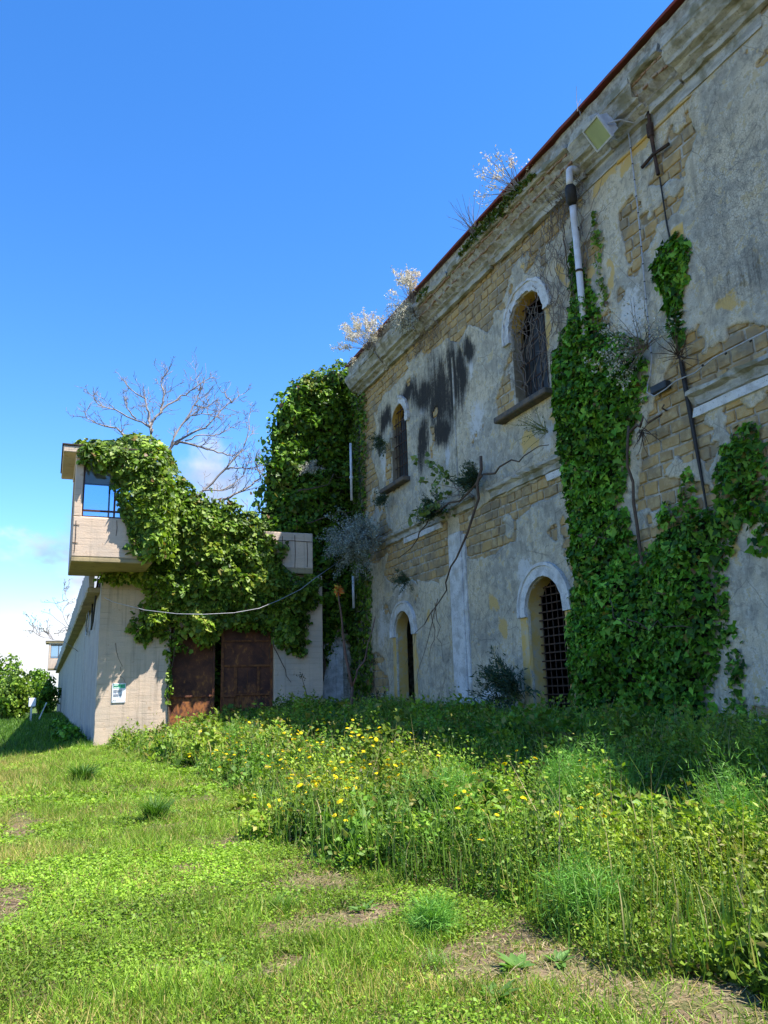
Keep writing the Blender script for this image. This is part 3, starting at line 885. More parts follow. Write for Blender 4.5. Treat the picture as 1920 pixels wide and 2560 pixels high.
for i, (a, b_) in enumerate(((14.4, 17.2), (17.5, 20.8), (21.0, 23.9), (11.0, 11.9))):
    run('cornice_lip', lip, a, b_, M['cornice'], bld, .014, .2, .05, 80 + i)
# thin bricks on edge showing where the moulding has gone
bm_ = MB().cbox(0, .26, 0, .115, 0, .055, .008)
brick_me = None
y = 10.95
while y < 24.2:
    if not (11.95 < y < 14.25):
        for lv, (bx, bz) in enumerate(((11.42, 14.405), (11.30, 14.615))):
            if rng.random() < .12: continue
            if brick_me is None:
                o = bm_.build('brick', M['brick'], bld); brick_me = o.data
            else: o = link('brick', brick_me, None, bld)
            o.location = (bx + float(rng.normal(0, .02)), y + lv * .06, bz); o.rotation_euler = (float(rng.normal(0, .05)), float(rng.normal(0, .04)), float(rng.normal(0, .06)))
            o.scale = (1, 1.35, 1)
    y += .165
# low parapet and red roof edge
run('parapet', [(11.9, 14.86), (11.40, 14.86), (11.38, 15.1), (11.37, 15.34), (11.9, 15.34)], -9, 30.6, M['mortar'], bld, .012, .3, 0, 90)
rf = run('roof', [(11.27, 15.385), (11.265, 15.41), (16.9, 17.6), (22.5, 15.43), (22.5, 15.36), (16.9, 17.45)], -9.2, 30.7, M['roof'], bld, .004, .5, 0, 91)
run('roof_edge', [(11.235, 15.35), (11.22, 15.355), (11.22, 15.42), (11.30, 15.46), (11.30, 15.44), (11.235, 15.41)], -9.2, 30.72, M['roof'], rf, .004, .5, 0, 92)
# small walled niche
MB().box(FX - .004, FX + .06, 11.45, 11.82, 10.55, 11.05).build('niche', M['ochre'], bld)

# ------------------------------------------------------------------ perimeter wall with gate
GYW = GATE_Y
pw = thing('perimeter_wall', 'high concrete perimeter wall with overhanging walkway and board-marked pier beside the gate', 'wall', (1.63, GYW, 0))
b = MB()
# front pier left of the gate, its outer edge chipped
V = []; zz_ = np.linspace(-.6, 6.0, 40)
for z in zz_:
    V.append((1.63 + abs(float(rng.normal(0, .018))), GYW, z))
n = len(V)
P = [(x, y, z) for x, y, z in V] + [(4.12, GYW, z) for z in zz_] + [(4.12, GYW + .75, z) for z in zz_] + [(1.63 + .02, GYW + .02, z) for z in zz_]
F = [(i, n + i, n + i + 1, i + 1) for i in range(n - 1)] + [(n + i, 2*n + i, 2*n + i + 1, n + i + 1) for i in range(n - 1)]
b.add(P, F); b.add([(1.66, GYW + .02, 6), (4.12, GYW, 6), (4.12, GYW + .75, 6), (1.66, GYW + .75, 6)], [(0, 1, 2, 3)])
b.build('front_pier', M['conc'], pw)
MB().cbox(8.0, 9.95, GYW, GYW + .75, -.5, 6.14, .02).build('end_pier', M['conc'], pw)
MB().box(4.12, 8.0, GYW + .05, GYW + .75, 5.1, 6.1).build('lintel', M['conc'], pw)
MB().box(4.12, 8.0, GYW + .02, GYW + .7, -.5, .12).build('gate_threshold', M['conc'], pw)
# long side wall in cast panels running away from the corner
y = GYW + .03; k = 0
while y < 128:
    ln = 4.2 if y < 60 else 9
    xo = 1.63 + float(rng.uniform(0, .03))
    pan = MB(); pan.cbox(xo, 2.05, y, min(y + ln - .03, 128), -1.2, 6.0, .012); pan.build('wall_panel', M['conc_side'], pw); y += ln
def band(name, x0, x1, y0, y1, z0, z1, mat, jit=.015, stp=.35):
    n_ = int((y1 - y0) / stp); r_ = np.random.default_rng(int(abs(x0 * 100 + z0 * 10))); V = []; F = []
    for k in range(n_ + 1):
        yv = y0 + (y1 - y0) * k / n_
        V += [(x0 + r_.normal(0, jit), yv, z0 + r_.normal(0, jit)), (x0 + r_.normal(0, jit), yv, z1 + r_.normal(0, jit)), (x1, yv, z1), (x1, yv, z0)]
    F = [(4*k + i, 4*k + (i+1) % 4, 4*k + 4 + (i+1) % 4, 4*k + 4 + i) for k in range(n_) for i in range(4)] + [(0, 1, 2, 3), (4*n_ + 3, 4*n_ + 2, 4*n_ + 1, 4*n_)]
    return MB().add(V, F).build(name, mat, pw)
band('walkway_slab', 1.20, 3.2, 30.75, 60, 5.36, 5.56, M['conc_dirty'])
band('walkway_slab', 1.20, 3.2, 60, 128, 5.36, 5.56, M['conc_dirty'], .02, 1.5)
band('walkway_parapet', 1.22, 1.42, 30.75, 60, 5.56, 6.58, M['conc_side'])
band('walkway_parapet', 1.22, 1.42, 60, 128, 5.56, 6.58, M['conc_side'], .02, 1.5)
# parapet above the gate
pp = MB(); pp.cbox(3.4, 9.45, 29.85, 30.05, 6.34, 7.76, .03); pp.build('gate_parapet', M['conc'], pw)
MB().cbox(3.4, 9.45, 29.853, GYW + .75, 6.14, 6.338, .02).build('gate_walkway', M['conc_dirty'], pw)
for xx, z0_, z1_ in ((8.2, 6.36, 7.6), (8.7, 6.36, 7.65), (9.2, 6.4, 7.4)):
    MB().tube([(xx, 29.84, z0_), (xx + .02, 29.835, (z0_ + z1_) / 2), (xx, 29.84, z1_)], .012, 5).build('exposed_rebar', M['iron'], pw)
MB().tube([(8.0, 29.835, 7.42), (8.6, 29.833, 7.43), (9.4, 29.835, 7.41)], .010, 5).build('exposed_rebar', M['iron'], pw)

# ------------------------------------------------------------------ guard towers
def tower(loc, label, detail=True):
    t = thing('guard_tower', label, 'guard tower', loc)
    X, Yv, Z = loc; TW = 2.55
    def B(*a, c=.025): return MB().cbox(X + a[0], X + a[1], Yv + a[2], Yv + a[3], Z + a[4], Z + a[5], c)
    # local frame: x 0..3, y 0..3.3, z 0..3.9
    B(0, TW, 0, 3.3, 0, .16).build('floor_slab', M['conc_dirty'], t)
    ch = MB(); ch.cbox(X + .0, X + TW, Yv - .004, Yv + .18, Z + .162, Z + 1.50, .03); ch.build('front_parapet', M['conc'], t)
    B(.0, .18, .181, 3.3, .162, 1.5).build('side_parapet', M['conc_side'], t)
    B(TW - .18, TW, .181, 3.3, .162, 1.5).build('side_parapet', M['conc_side'], t)
    B(.18, TW - .18, 3.12, 3.3, .162, 1.5).build('back_parapet', M['conc_side'], t)
    for px_, py_ in ((0, 0), (TW - .26, 0), (0, 3.04), (TW - .26, 3.04)):
        B(px_, px_ + .26, py_, py_ + .26, 1.502, 3.44).build('corner_post', M['conc'], t)
    B(-.02, TW + .02, .0, 3.3, 3.44, 3.62).build('ring_beam', M['conc'], t)
    B(-.42, TW + .05, -.14, 3.55, 3.622, 3.84).build('roof_slab', M['conc_dirty'] if not detail else M['conc'], t)
    r_ = MB(); r_.cbox(X - .46, X + TW + .08, Yv - .17, Yv + 3.58, Z + 3.842, Z + 3.90, .01); r_.build('roof_felt', M['timber'], t)
    def win(axis, a, b_, pos, inner=False):
        def Bx(u0, u1, v0, v1, z0, z1):
            return MB().box(X + u0, X + u1, Yv + v0, Yv + v1, Z + z0, Z + z1) if axis == 'x' else MB().box(X + v0, X + v1, Yv + u0, Yv + u1, Z + z0, Z + z1)
        f = Bx(a, a + .05, pos, pos + .06, 1.5, 3.44)
        for u0, u1, z0, z1 in ((b_ - .05, b_, 1.5, 3.44), (a + .05, b_ - .05, 1.5, 1.55), (a + .05, b_ - .05, 3.39, 3.44), (a + .05, b_ - .05, 1.70, 1.76), ((a + b_) / 2 - .03, (a + b_) / 2 + .03, 1.55, 1.70), ((a + b_) / 2 - .03, (a + b_) / 2 + .03, 1.76, 3.39)):
            g_ = Bx(u0, u1, pos, pos + .06, z0, z1); f.add(g_.v, g_.f)
        fo = f.build('window_frame', M['brown'], t)
        for u0, u1 in ((a + .05, (a + b_) / 2 - .03), ((a + b_) / 2 + .03, b_ - .05)):
            Bx(u0, u1, pos + .025, pos + .031, 1.76, 3.39).build('pane', M['glass'], fo)
            Bx(u0, u1, pos + .025, pos + .031, 1.55, 1.70).build('pane', M['glass'], fo)
    win('x', .26, TW - .26, .08); win('x', .26, TW - .26, 3.16)
    win('y', .26, 3.04, .08); win('y', .26, 3.04, TW - .14)
    if detail:
        for xx, z0_, z1_ in ((.10, .3, 1.35), (1.36, .9, 1.42)):
            MB().tube([(X + xx, Yv - .012, Z + z0_), (X + xx + .02, Yv - .018, Z + (z0_ + z1_) / 2), (X + xx, Yv - .012, Z + z1_)], .009, 5).build('exposed_rebar', M['iron'], t)
        MB().tube([(X + .02, Yv - .012, Z + .62), (X + .2, Yv - .02, Z + .61)], .008, 5).build('exposed_rebar', M['iron'], t)
        MB().tube([(X + .02, Yv - .012, Z + 1.2), (X + .22, Yv - .02, Z + 1.21)], .008, 5).build('exposed_rebar', M['iron'], t)
    return t
tower((.50, 27.4, 5.94), 'concrete guard tower with glazed cabin half buried in ivy above the gate')
tower((.10, 120, 5.6), 'small distant guard tower at the far end of the long wall', False)

# ------------------------------------------------------------------ rusty gate
gt = thing('steel_gate', 'rusty brown double steel gate standing slightly ajar under hanging ivy', 'gate', (6, GYW + .3, .1))
gy0 = GYW + .30
def leaf(x0, x1, yo, right):
    o = MB().box(x0, x1, yo, yo + .05, .16, 5.05).build('gate_leaf', M['gate'], gt)
    st = [(x0 + .003, x0 + .10, .165, 5.04), (x1 - .10, x1 - .003, .165, 5.04), (x0 + .103, x1 - .103, .17, .30), (x0 + .103, x1 - .103, 1.55, 1.62), (x0 + .103, x1 - .103, 4.9, 5.02)]
    if right: st += [(x0 + .103, x1 - .103, 2.62, 2.70), (x0 + .103, x1 - .103, 3.55, 3.62)]
    for a, c, z0, z1 in st: MB().cbox(a, c, yo - .06, yo - .002, z0, z1, .008).build('stiffener', M['gate2'] if right else M['gate'], o)
    if right:
        # wicket door let into the leaf
        w = MB().cbox(6.63, 7.37, yo - .028, yo - .004, 1.65, 2.6, .006).build('wicket_door', M['gate'], o)
        for a, c, z0, z1 in ((6.50, 6.622, 1.63, 2.615), (7.38, 7.48, 1.63, 2.615), (6.74, 6.80, .32, 1.54), (7.0, 7.02, 1.66, 2.5)):
            MB().cbox(a, c, yo - .05, yo - .03 if z0 > 1.6 else yo - .005, z0, z1, .006).build('stiffener', M['gate2'], o)
        MB().cbox(6.86, 6.95, yo - .05, yo - .03, 1.82, 1.88, .005).build('lock_plate', M['iron'], o)
        MB().cbox(6.92, 7.0, yo - .055, yo - .03, 2.02, 2.05, .005).build('handle', M['iron'], o)
        lb = MB(); lb.cbox(6.08, 6.5, yo - .16, yo - .037, .3, 1.50, .02); lb.cbox(6.04, 6.54, yo - .18, yo - .037, 1.503, 1.57, .01); lb.build('lock_box', M['gate2'], o)
leaf(4.13, 5.80, gy0, False)
leaf(6.02, 7.99, gy0 - .06, True)

# ------------------------------------------------------------------ notice on the pier
nb = thing('notice_board', 'white information panel with green header fixed to the concrete pier', 'sign', (2.39, GYW, 1.75))
x0, x1, z0, z1 = 2.16, 2.62, 1.44, 2.10; yb = GYW - .03
MB().cbox(x0, x1, yb, GYW - .004, z0, z1, .004).build('panel', M['board'], nb)
MB().box(x0 + .035, x1 - .03, yb - .003, yb - .001, z1 - .165, z1 - .03).build('header', M['green'], nb)
def words(zc, spans, h, mat, name, yo=.006):
    m_ = MB()
    for a, c in spans: m_.box(x0 + a, x0 + c, yb - yo, yb - yo + .002, zc - h / 2, zc + h / 2)
    m_.build(name, M[mat], nb)
words(z1 - .062, ((.05, .19),), .024, 'board', 'lettering'); words(z1 - .06, ((.205, .218), (.235, .33)), .022, 'ink', 'lettering')
words(z1 - .10, ((.05, .115), (.13, .20), (.205, .22), (.232, .325)), .02, 'ink', 'lettering'); words(z1 - .138, ((.05, .125), (.135, .23)), .022, 'board', 'lettering')
for i, w in enumerate((.30, .33, .26, .28, .10)):
    words(z1 - .225 - .025 * i, ((.045, .045 + w * .45), (.055 + w * .45, .045 + w)), .009, 'grey_ink', 'text_line')
for i, w in enumerate((.29, .28, .29, .17)):
    words(z1 - .375 - .025 * i, ((.045, .045 + w * .6), (.055 + w * .6, .045 + w)), .009, 'grey_ink', 'text_line')
words(z0 + .075, ((.045, .07),), .022, 'ink', 'emblem'); words(z0 + .08, ((.09, .14),), .008, 'grey_ink', 'text_line'); words(z0 + .065, ((.09, .155),), .008, 'grey_ink', 'text_line')
for sx in (x0 + .025, x1 - .035): MB().tube([(sx, yb - .008, z0 + .04), (sx, yb, z0 + .04)], .009, 8).build('screw', M['iron'], nb)

# far signpost
sp = thing('signpost', 'white post with a small white box sign beside the grassy path', 'signpost', (-.92, 70, -.2))
MB().cbox(-1.0, -.86, 69.95, 70.05, -.5, 1.25, .01).build('post', M['whitewood'], sp)
MB().cbox(-1.15, -.63, 69.85, 69.94, 1.12, 1.78, .02).build('sign_box', M['board'], sp)
lp = thing('leaning_stake', 'pale wooden stake leaning beside the white signpost', 'stake', (-.3, 71, -.2))
MB().tube([(-.5, 71, -.3), (.15, 71.2, 1.4)], [.06, .05], 6).build('stake_pole', M['whitewood'], lp)

# ------------------------------------------------------------------ fittings on the facade
dp = thing('downpipe', 'white drainpipe with curved top and dark coupling on the plaster wall above the ivy', 'drainpipe', (11.62, 14.95, 11))
el = [(11.62, 14.42, 14.20), (11.48, 14.42, 14.22)] + [(11.44 - .10 * math.sin(t), 14.43, 14.11 + .11 * math.cos(t)) for t in np.linspace(0, 1.57, 7)] + [(11.34, 14.45, 13.9), (11.36, 14.48, 13.78)]
MB().tube(el, .085, 12).build('elbow', M['pvc'], dp, True)
MB().tube([(11.36, 14.48, 13.80), (11.38, 14.5, 13.72), (11.46, 14.58, 13.42), (11.50, 14.62, 13.36)], [.09, .14, .14, .10], 12).build('coupling', M['black'], dp, True)
MB().tube([(11.49, 14.6, 13.40), (11.55, 14.68, 13.0), (11.60, 14.72, 12.4), (11.62, 14.74, 11.4), (11.66, 14.78, 9.0)], .085, 12).build('pipe', M['pvc'], dp, True)
for zz in (12.75, 11.6): MB().tube([(11.6, 14.71, zz - .02), (11.6, 14.71, zz + .02)], .097, 12).build('bracket', M['iron'], dp)
dp2 = thing('downpipe', 'thin white drainpipe half swallowed by the ivy on the end wing', 'drainpipe', (11.5, 30.6, 4))
MB().tube([(11.38, 30.55, 11.9), (11.38, 30.55, 9.4)], .055, 10).build('pipe', M['pvc'], dp2, True)
MB().tube([(11.38, 30.55, 6.2), (11.38, 30.55, 4.9)], .055, 10).build('pipe', M['pvc'], dp2, True)
MB().tube([(11.38, 30.55, 10.35), (11.38, 30.55, 10.45)], .085, 10).build('pipe_socket', M['pvc'], dp2)

fl = thing('floodlight', 'large square floodlight with yellowed glass mounted under the cornice', 'floodlight', (11.0, 12.8, 14))
ax = Vector((0, 1, 0)); nrm = Vector((-.74, .22, -.62)).normalized(); ax = (ax - nrm * ax.dot(nrm)).normalized(); az = nrm.cross(ax)
c0 = Vector((11.0, 12.85, 13.98))
def slab(a, b_, d0, d1, c=0.0, taper=1.0):
    P = []
    for d, t in ((d0, 1.0), (d1, taper)):
        for u, v in ((-1, -1), (1, -1), (1, 1), (-1, 1)): P.append(c0 + ax * (u * a * t) + az * (v * b_ * t) + nrm * d)
    return MB().add(P, [(0, 1, 2, 3), (7, 6, 5, 4), (0, 4, 5, 1), (1, 5, 6, 2), (2, 6, 7, 3), (3, 7, 4, 0)])
slab(.33, .27, -.02, -.30, taper=.80).build('housing', M['alu'], fl)
rim_ = MB()
for u0, u1, v0, v1 in ((-.36, .36, .262, .30), (-.36, .36, -.30, -.262), (-.36, -.322, -.262, .262), (.322, .36, -.262, .262)):
    P = [c0 + ax * u + az * v + nrm * d for d in (-.03, .035) for u, v in ((u0, v0), (u1, v0), (u1, v1), (u0, v1))]
    rim_.add(P, [(3, 2, 1, 0), (4, 5, 6, 7), (0, 1, 5, 4), (1, 2, 6, 5), (2, 3, 7, 6), (3, 0, 4, 7)])
rim_.build('rim', M['alu'], fl)
slab(.32, .26, .0, .012).build('lens', M['lens'], fl)
slab(.15, .12, -.30, -.42).build('gear_box', M['alu'], fl)
br = MB(); e1 = c0 + ax * .37 - nrm * .08; e2 = c0 - ax * .37 - nrm * .08; wl_ = Vector((11.72, 12.7, 14.1))
br.tube([e1, e1 - nrm * .2 + Vector((.15, 0, 0)), wl_ + Vector((0, .3, 0))], .022, 6); br.tube([e2, e2 - nrm * .2 + Vector((.15, 0, 0)), wl_ + Vector((0, -.3, 0))], .022, 6)
br.build('bracket', M['alu'], fl)

cr = thing('wall_anchor', 'rusty iron cross-shaped tie anchor on the bare stonework', 'wall anchor', (11.74, 11.94, 13.2))
MB().tube([(11.72, 11.97, 14.15), (11.70, 11.95, 13.6), (11.72, 11.93, 12.9), (11.73, 11.9, 12.45)], [.03, .05, .04, .045], 6).build('upright', M['iron'], cr)
MB().cbox(11.64, 11.76, 11.89, 12.03, 13.42, 13.78, .02).build('boss', M['iron'], cr)
MB().tube([(11.73, 12.36, 12.94), (11.69, 11.95, 12.97), (11.73, 11.5, 12.93)], .042, 6).build('crossbar', M['iron'], cr)

cb = thing('power_cable', 'pale cable clipped down the wall from the floodlight to the junction box', 'cable', (11.74, 12.7, 8))
pts = [(11.7, 12.75, 14.15), (11.66, 12.6, 14.42), (11.70, 12.64, 14.1)] + [(11.73, 12.66 + .03 * math.sin(z * .9) , z) for z in np.linspace(13.6, 8.5, 12)] + [(11.72, 12.78, 8.1), (11.7, 12.86, 7.95)]
MB().tube(pts, .017, 7).build('cable_run', M['cable'], cb, True)
for zz in np.arange(8.6, 14, .42): MB().tube([(11.73, 12.66 + .03 * math.sin(zz * .9), zz - .012), (11.73, 12.66 + .03 * math.sin(zz * .9), zz + .012)], .022, 7).build('clip', M['black'], cb)
jb = thing('junction_box', 'grey junction box with looped cable above the bare stones', 'junction box', (11.7, 12.5, 7.7))
MB().cbox(11.60, 11.78, 12.25, 12.72, 7.62, 7.80, .02).build('box', M['dark'], jb)
MB().tube([(11.7, 12.86, 7.95), (11.62, 12.82, 7.72), (11.60, 12.6, 7.55), (11.6, 12.25, 7.58), (11.66, 12.0, 7.68), (11.69, 11.5, 7.66), (11.6, 10.9, 7.72), (11.58, 10.2, 7.71), (11.58, 8.5, 7.70)], .015, 7).build('cable_loop', M['cable'], jb, True)
for yy in (11.7, 11.2, 10.6, 10.0): MB().tube([(11.6, yy - .02, 7.69), (11.62, yy + .02, 7.69)], .022, 6).build('clip', M['black'], jb)
dk = thing('black_cable', 'thick black cable running down the bare stones right of the ivy', 'cable', (11.76, 11.8, 6))
MB().tube([(11.76, 11.9, 12.4), (11.77, 11.86, 11.2), (11.77, 11.8, 10.6)], .018, 6).build('cable_run', M['black'], dk)
MB().tube([(11.76, 11.9, 8.1), (11.75, 11.84, 7.4), (11.76, 11.78, 6.5), (11.76, 11.72, 5.6), (11.77, 11.68, 4.9)], [.05, .055, .045, .03, .02], 6).build('cable_run', M['black'], dk)
vc = thing('black_cable', 'thin black cable hanging straight down the far corner of the facade', 'cable', (11.7, 30.25, 4))
MB().tube([(11.68, 30.28, 13.4), (11.66, 30.28, 11), (11.67, 30.27, 6), (11.68, 30.27, 2.0)], .022, 6).build('cable_run', M['black'], vc)
ww = thing('slack_wire', 'slack pale wire strung across the ivy above the gate', 'wire', (6, 28, 4.5))
W_ = [(1.75, 30.1, 5.1), (2.0, 29.2, 4.85), (2.9, 27.6, 4.42), (3.8, 26.7, 4.22), (4.6, 26.4, 4.18), (5.6, 26.4, 4.24), (6.5, 26.6, 4.42), (7.4, 27.1, 4.8), (8.3, 27.7, 5.25), (9.2, 28.6, 5.85), (10.4, 29.6, 6.6)]
MB().tube(W_, .011, 6).build('wire_run', M['cable'], ww, True)
hs = thing('looped_hose', 'dark hose and coiled cables hanging on the shaded side of the long wall', 'hose', (1.55, 33, 5))
MB().tube([(1.56, 31.1, 5.9), (1.52, 31.6, 5.2), (1.52, 32.6, 4.5), (1.52, 33.6, 4.25), (1.55, 34.2, 4.6), (1.56, 34.6, 5.3), (1.57, 34.8, 5.9)], .035, 7).build('hose_loop', M['black'], hs)
for q in range(4):
    MB().tube([(1.54, 38 + (.9 + .1 * q) * math.cos(t), 4.9 + (.42 + .05 * q) * math.sin(t)) for t in np.linspace(0, 6.28, 18)], .018, 5).build('cable_coil', M['cable'] if q % 2 else M['dark'], hs)

# ------------------------------------------------------------------ ivy
def pillow(poly, bulge, soft, n, place, seed, size, cols, tv, tf, edge=.18, lump=1.0, droop=.75, hi=None, rough_n=.55):
    """leaves spread over a lumpy cushion above a polygon (u, v); place(u, v, d) -> world point at height d off the surface"""
    r_ = np.random.default_rng(seed); P = np.array(poly, float)
    lo, up_ = P.min(0) - .3, P.max(0) + .3
    U = r_.uniform(lo[0], up_[0], n * 4); V = r_.uniform(lo[1], up_[1], n * 4)
    def hgt(u, v):
        d = -(sd_poly(P, u, v) + edge * 2.2 * fbm(u * 1.9, v * 1.9, seed, 4) + edge * 1.8 * fbm(u * 6.5, v * 4.0, seed + 3, 3))
        base = 1 - np.exp(-np.maximum(d, 0) / soft)
        return d, bulge * base * (.62 + lump * (1.0 * fbm(u * .9, v * .9, seed + 5, 3) + .75 * fbm(u * 2.6, v * 2.6, seed + 9, 3)))
    d, h = hgt(U, V)
    dens = fbm(U * 1.6, V * 1.6, seed + 40, 4)
    ok = (d > 0) & (r_.random(len(U)) < np.clip(.55 + d / .5 * .45 + dens * .9, .12, 1))
    U, V, h = U[ok][:n], V[ok][:n], h[ok][:n]
    e = .06
    hu = (hgt(U + e, V)[1] - h) / e; hv = (hgt(U, V + e)[1] - h) / e
    depth = np.abs(r_.normal(0, .11, len(U))) + .02
    pos = place(U, V, np.maximum(h - depth, .02))
    a = place(U, V, h); b_ = place(U + 1, V, h); c = place(U, V, h + 1)
    eu = b_ - a; en = c - a; ev = np.tile(np.array([0, 0, 1.0]), (len(U), 1))
    nrm = en - eu * np.clip(hu, -1.5, 1.5)[:, None] - ev * np.clip(hv, -1.5, 1.5)[:, None]
    nrm = nrm / np.linalg.norm(nrm, axis=1, keepdims=True) + r_.normal(0, rough_n, (len(U), 3)) + np.array([0, 0, .25])
    ld = r_.normal(0, .5, (len(U), 3)) + np.array([0, 0, -droop])
    rot = frames(nrm, ld)
    s = size * np.clip(r_.lognormal(-.05, .36, len(U)), .4, 1.9)
    cm = np.array(cols)[r_.integers(0, len(cols), len(U))] * r_.uniform(.6, 1.4, (len(U), 1))
    od = r_.random(len(U)); cm[od < .03] = np.array([.22, .19, .03]); cm[od < .008] = np.array([.16, .09, .04])
    tone = fbm(U * 1.1, V * 1.1, seed + 70, 3)[:, None]
    cm = cm * (1 + .8 * tone)
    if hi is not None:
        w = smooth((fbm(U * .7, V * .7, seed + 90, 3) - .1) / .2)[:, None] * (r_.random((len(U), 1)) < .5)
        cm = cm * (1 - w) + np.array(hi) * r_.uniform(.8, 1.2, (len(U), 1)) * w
    return (tv, tf, pos, rot, s, cm, h)

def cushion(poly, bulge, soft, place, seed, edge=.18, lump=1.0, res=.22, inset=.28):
    """near-black sheet added behind the leaves in place of deep shade"""
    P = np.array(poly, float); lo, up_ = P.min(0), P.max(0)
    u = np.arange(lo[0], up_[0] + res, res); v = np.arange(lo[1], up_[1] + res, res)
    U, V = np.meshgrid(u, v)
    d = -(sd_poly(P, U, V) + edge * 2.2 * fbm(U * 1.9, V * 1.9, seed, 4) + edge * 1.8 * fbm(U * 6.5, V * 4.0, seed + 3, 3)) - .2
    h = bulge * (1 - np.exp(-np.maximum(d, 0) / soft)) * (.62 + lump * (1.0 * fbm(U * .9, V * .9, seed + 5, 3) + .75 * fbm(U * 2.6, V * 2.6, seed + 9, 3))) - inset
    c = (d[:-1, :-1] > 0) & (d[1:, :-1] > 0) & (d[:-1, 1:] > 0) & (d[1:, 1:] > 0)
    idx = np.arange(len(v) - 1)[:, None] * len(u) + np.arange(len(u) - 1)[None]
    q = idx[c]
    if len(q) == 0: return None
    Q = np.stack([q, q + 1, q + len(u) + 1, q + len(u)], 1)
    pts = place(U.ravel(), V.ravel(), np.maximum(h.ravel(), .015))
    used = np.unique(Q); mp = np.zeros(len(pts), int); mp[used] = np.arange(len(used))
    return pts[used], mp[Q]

def ivy_thing(name, label, loc, sets, mat, big=0, leaf_me=None, group=None, stems=()):
    t = thing(name, label, 'ivy', loc, group)
    parts, cores, picked = [], [], 0
    for s in sets:
        tv, tf, pos, rot, sc, cm, h = s['pillow']
        keep = np.ones(len(pos), bool)
        if big and s.get('pick'):
            k = min(big - picked, len(pos)); picked += k
            idx = np.argsort(-(sc * (h > np.median(h) * .5)))[:k]
            keep[idx] = False
            buckets = {}
            for i in idx:
                ci = int(np.clip(cm[i].sum() * 12, 0, 5))
                if ci not in buckets:
                    V_ = np.array(tv, float); C_ = np.repeat(cm[i][None], len(V_), 0)
                    me = np_mesh('leaf', V_, np.array(tf), np.full(len(tf), 3), C_); me.materials.append(mat); buckets[ci] = me
                o = bpy.data.objects.new('leaf', buckets[ci]); COL.objects.link(o); o.parent = t
                o.matrix_parent_inverse = Matrix.Translation(-Vector(t.location))
                m4 = Matrix(rot[i].tolist()).to_4x4(); m4.translation = Vector(pos[i].tolist())
                o.matrix_basis = m4 @ Matrix.Scale(float(sc[i]), 4)
        parts.append(scatter(tv, tf, pos[keep], rot[keep], sc[keep], cm[keep]))
        if s.get('core') is not None: cores.append(s['core'])
    fo = tri_obj('foliage', parts, mat, t); tag(fo, kind='stuff')
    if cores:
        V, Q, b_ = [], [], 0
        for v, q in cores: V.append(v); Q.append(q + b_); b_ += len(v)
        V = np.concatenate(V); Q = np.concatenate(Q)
        link('inner_shade_core', np_mesh('inner_shade_core', V, Q, np.full(len(Q), 4)), M['core'], t)  # added dark core, blocks light and paints shade inside the ivy
    for pts, r0, r1 in stems:
        MB().tube(pts, list(np.linspace(r0, r1, len(pts))), 6).build('stem', M['bark'], t, True)
    return t

def wander(p, q, n, amp, seed):
    r_ = np.random.default_rng(seed); p = np.array(p, float); q = np.array(q, float); o = np.zeros(3); out = []
    for k in range(n + 1):
        t = k / n; o = o * .7 + r_.normal(0, amp, 3); out.append(p + (q - p) * t + o * math.sin(math.pi * t) * 1.5)
    return [tuple(v) for v in out]

on_fac = lambda u, v, d: np.stack([FAC_X - .03 - np.asarray(d), np.asarray(u), np.asarray(v)], -1)
def on_y(y0): return lambda u, v, d: np.stack([np.asarray(u), y0 - np.asarray(d), np.asarray(v)], -1)

DG = [(.055, .155, .012), (.085, .225, .016), (.125, .29, .022), (.030, .085, .010), (.19, .36, .04)]
SG = [(.08, .15, .014), (.125, .22, .02), (.18, .28, .03), (.045, .095, .012), (.24, .33, .045)]
MG = [(.075, .165, .014), (.12, .235, .018), (.175, .30, .028), (.045, .10, .012)]

PA = [(14.95, 12.0), (15.2, 11.2), (15.6, 10.6), (16.25, 10.1), (16.4, 9.5), (16.42, 8.6), (16.32, 7.3), (16.2, 6.4), (16.15, 5.4), (16.1, 4.3), (16.5, 3.2), (16.55, 2.2), (16.7, 1.2), (16.6, .1),
      (12.0, .1), (11.95, 1.6), (11.7, 2.4), (11.45, 3.2), (11.5, 3.6), (11.1, 4.2), (10.6, 4.9), (10.2, 5.6), (10.3, 6.2), (10.9, 6.1), (11.2, 5.9), (11.45, 5.0), (11.85, 5.0), (12.1, 5.8), (12.35, 5.5), (12.45, 5.0), (12.8, 5.3), (13.3, 4.6), (13.7, 4.3),
      (13.95, 4.9), (14.15, 5.6), (13.85, 6.3), (13.55, 7.0), (13.1, 7.8), (12.85, 8.3), (13.0, 9.0), (13.3, 9.4), (14.0, 9.55), (14.35, 10.3), (14.6, 11.3)]
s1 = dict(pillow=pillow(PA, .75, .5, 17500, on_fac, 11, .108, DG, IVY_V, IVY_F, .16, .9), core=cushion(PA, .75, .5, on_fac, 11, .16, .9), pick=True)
ivy_thing('ivy_plant', 'dense dark green ivy climbing the facade beside the lower barred doorway', (11.6, 14.2, .8), [s1], M['ivy'], 300,
          stems=[(wander((11.6, 13.75, .7), (11.66, 13.55, 7.2), 14, .05, 3), .05, .03), (wander((11.55, 13.4, 7.0), (11.66, 12.4, 7.3), 8, .08, 4), .04, .015), (wander((11.2, 14.6, 4.6), (11.1, 13.7, 5.0), 6, .06, 5), .018, .008),
                 (wander((11.0, 13.4, 2.9), (11.3, 11.9, 2.6), 9, .07, 6), .016, .008), (wander((11.0, 13.9, 3.4), (10.95, 13.2, 2.6), 6, .06, 7), .012, .006), (wander((11.6, 15.2, 13.2), (11.6, 15.1, 10), 12, .06, 8), .014, .01)])
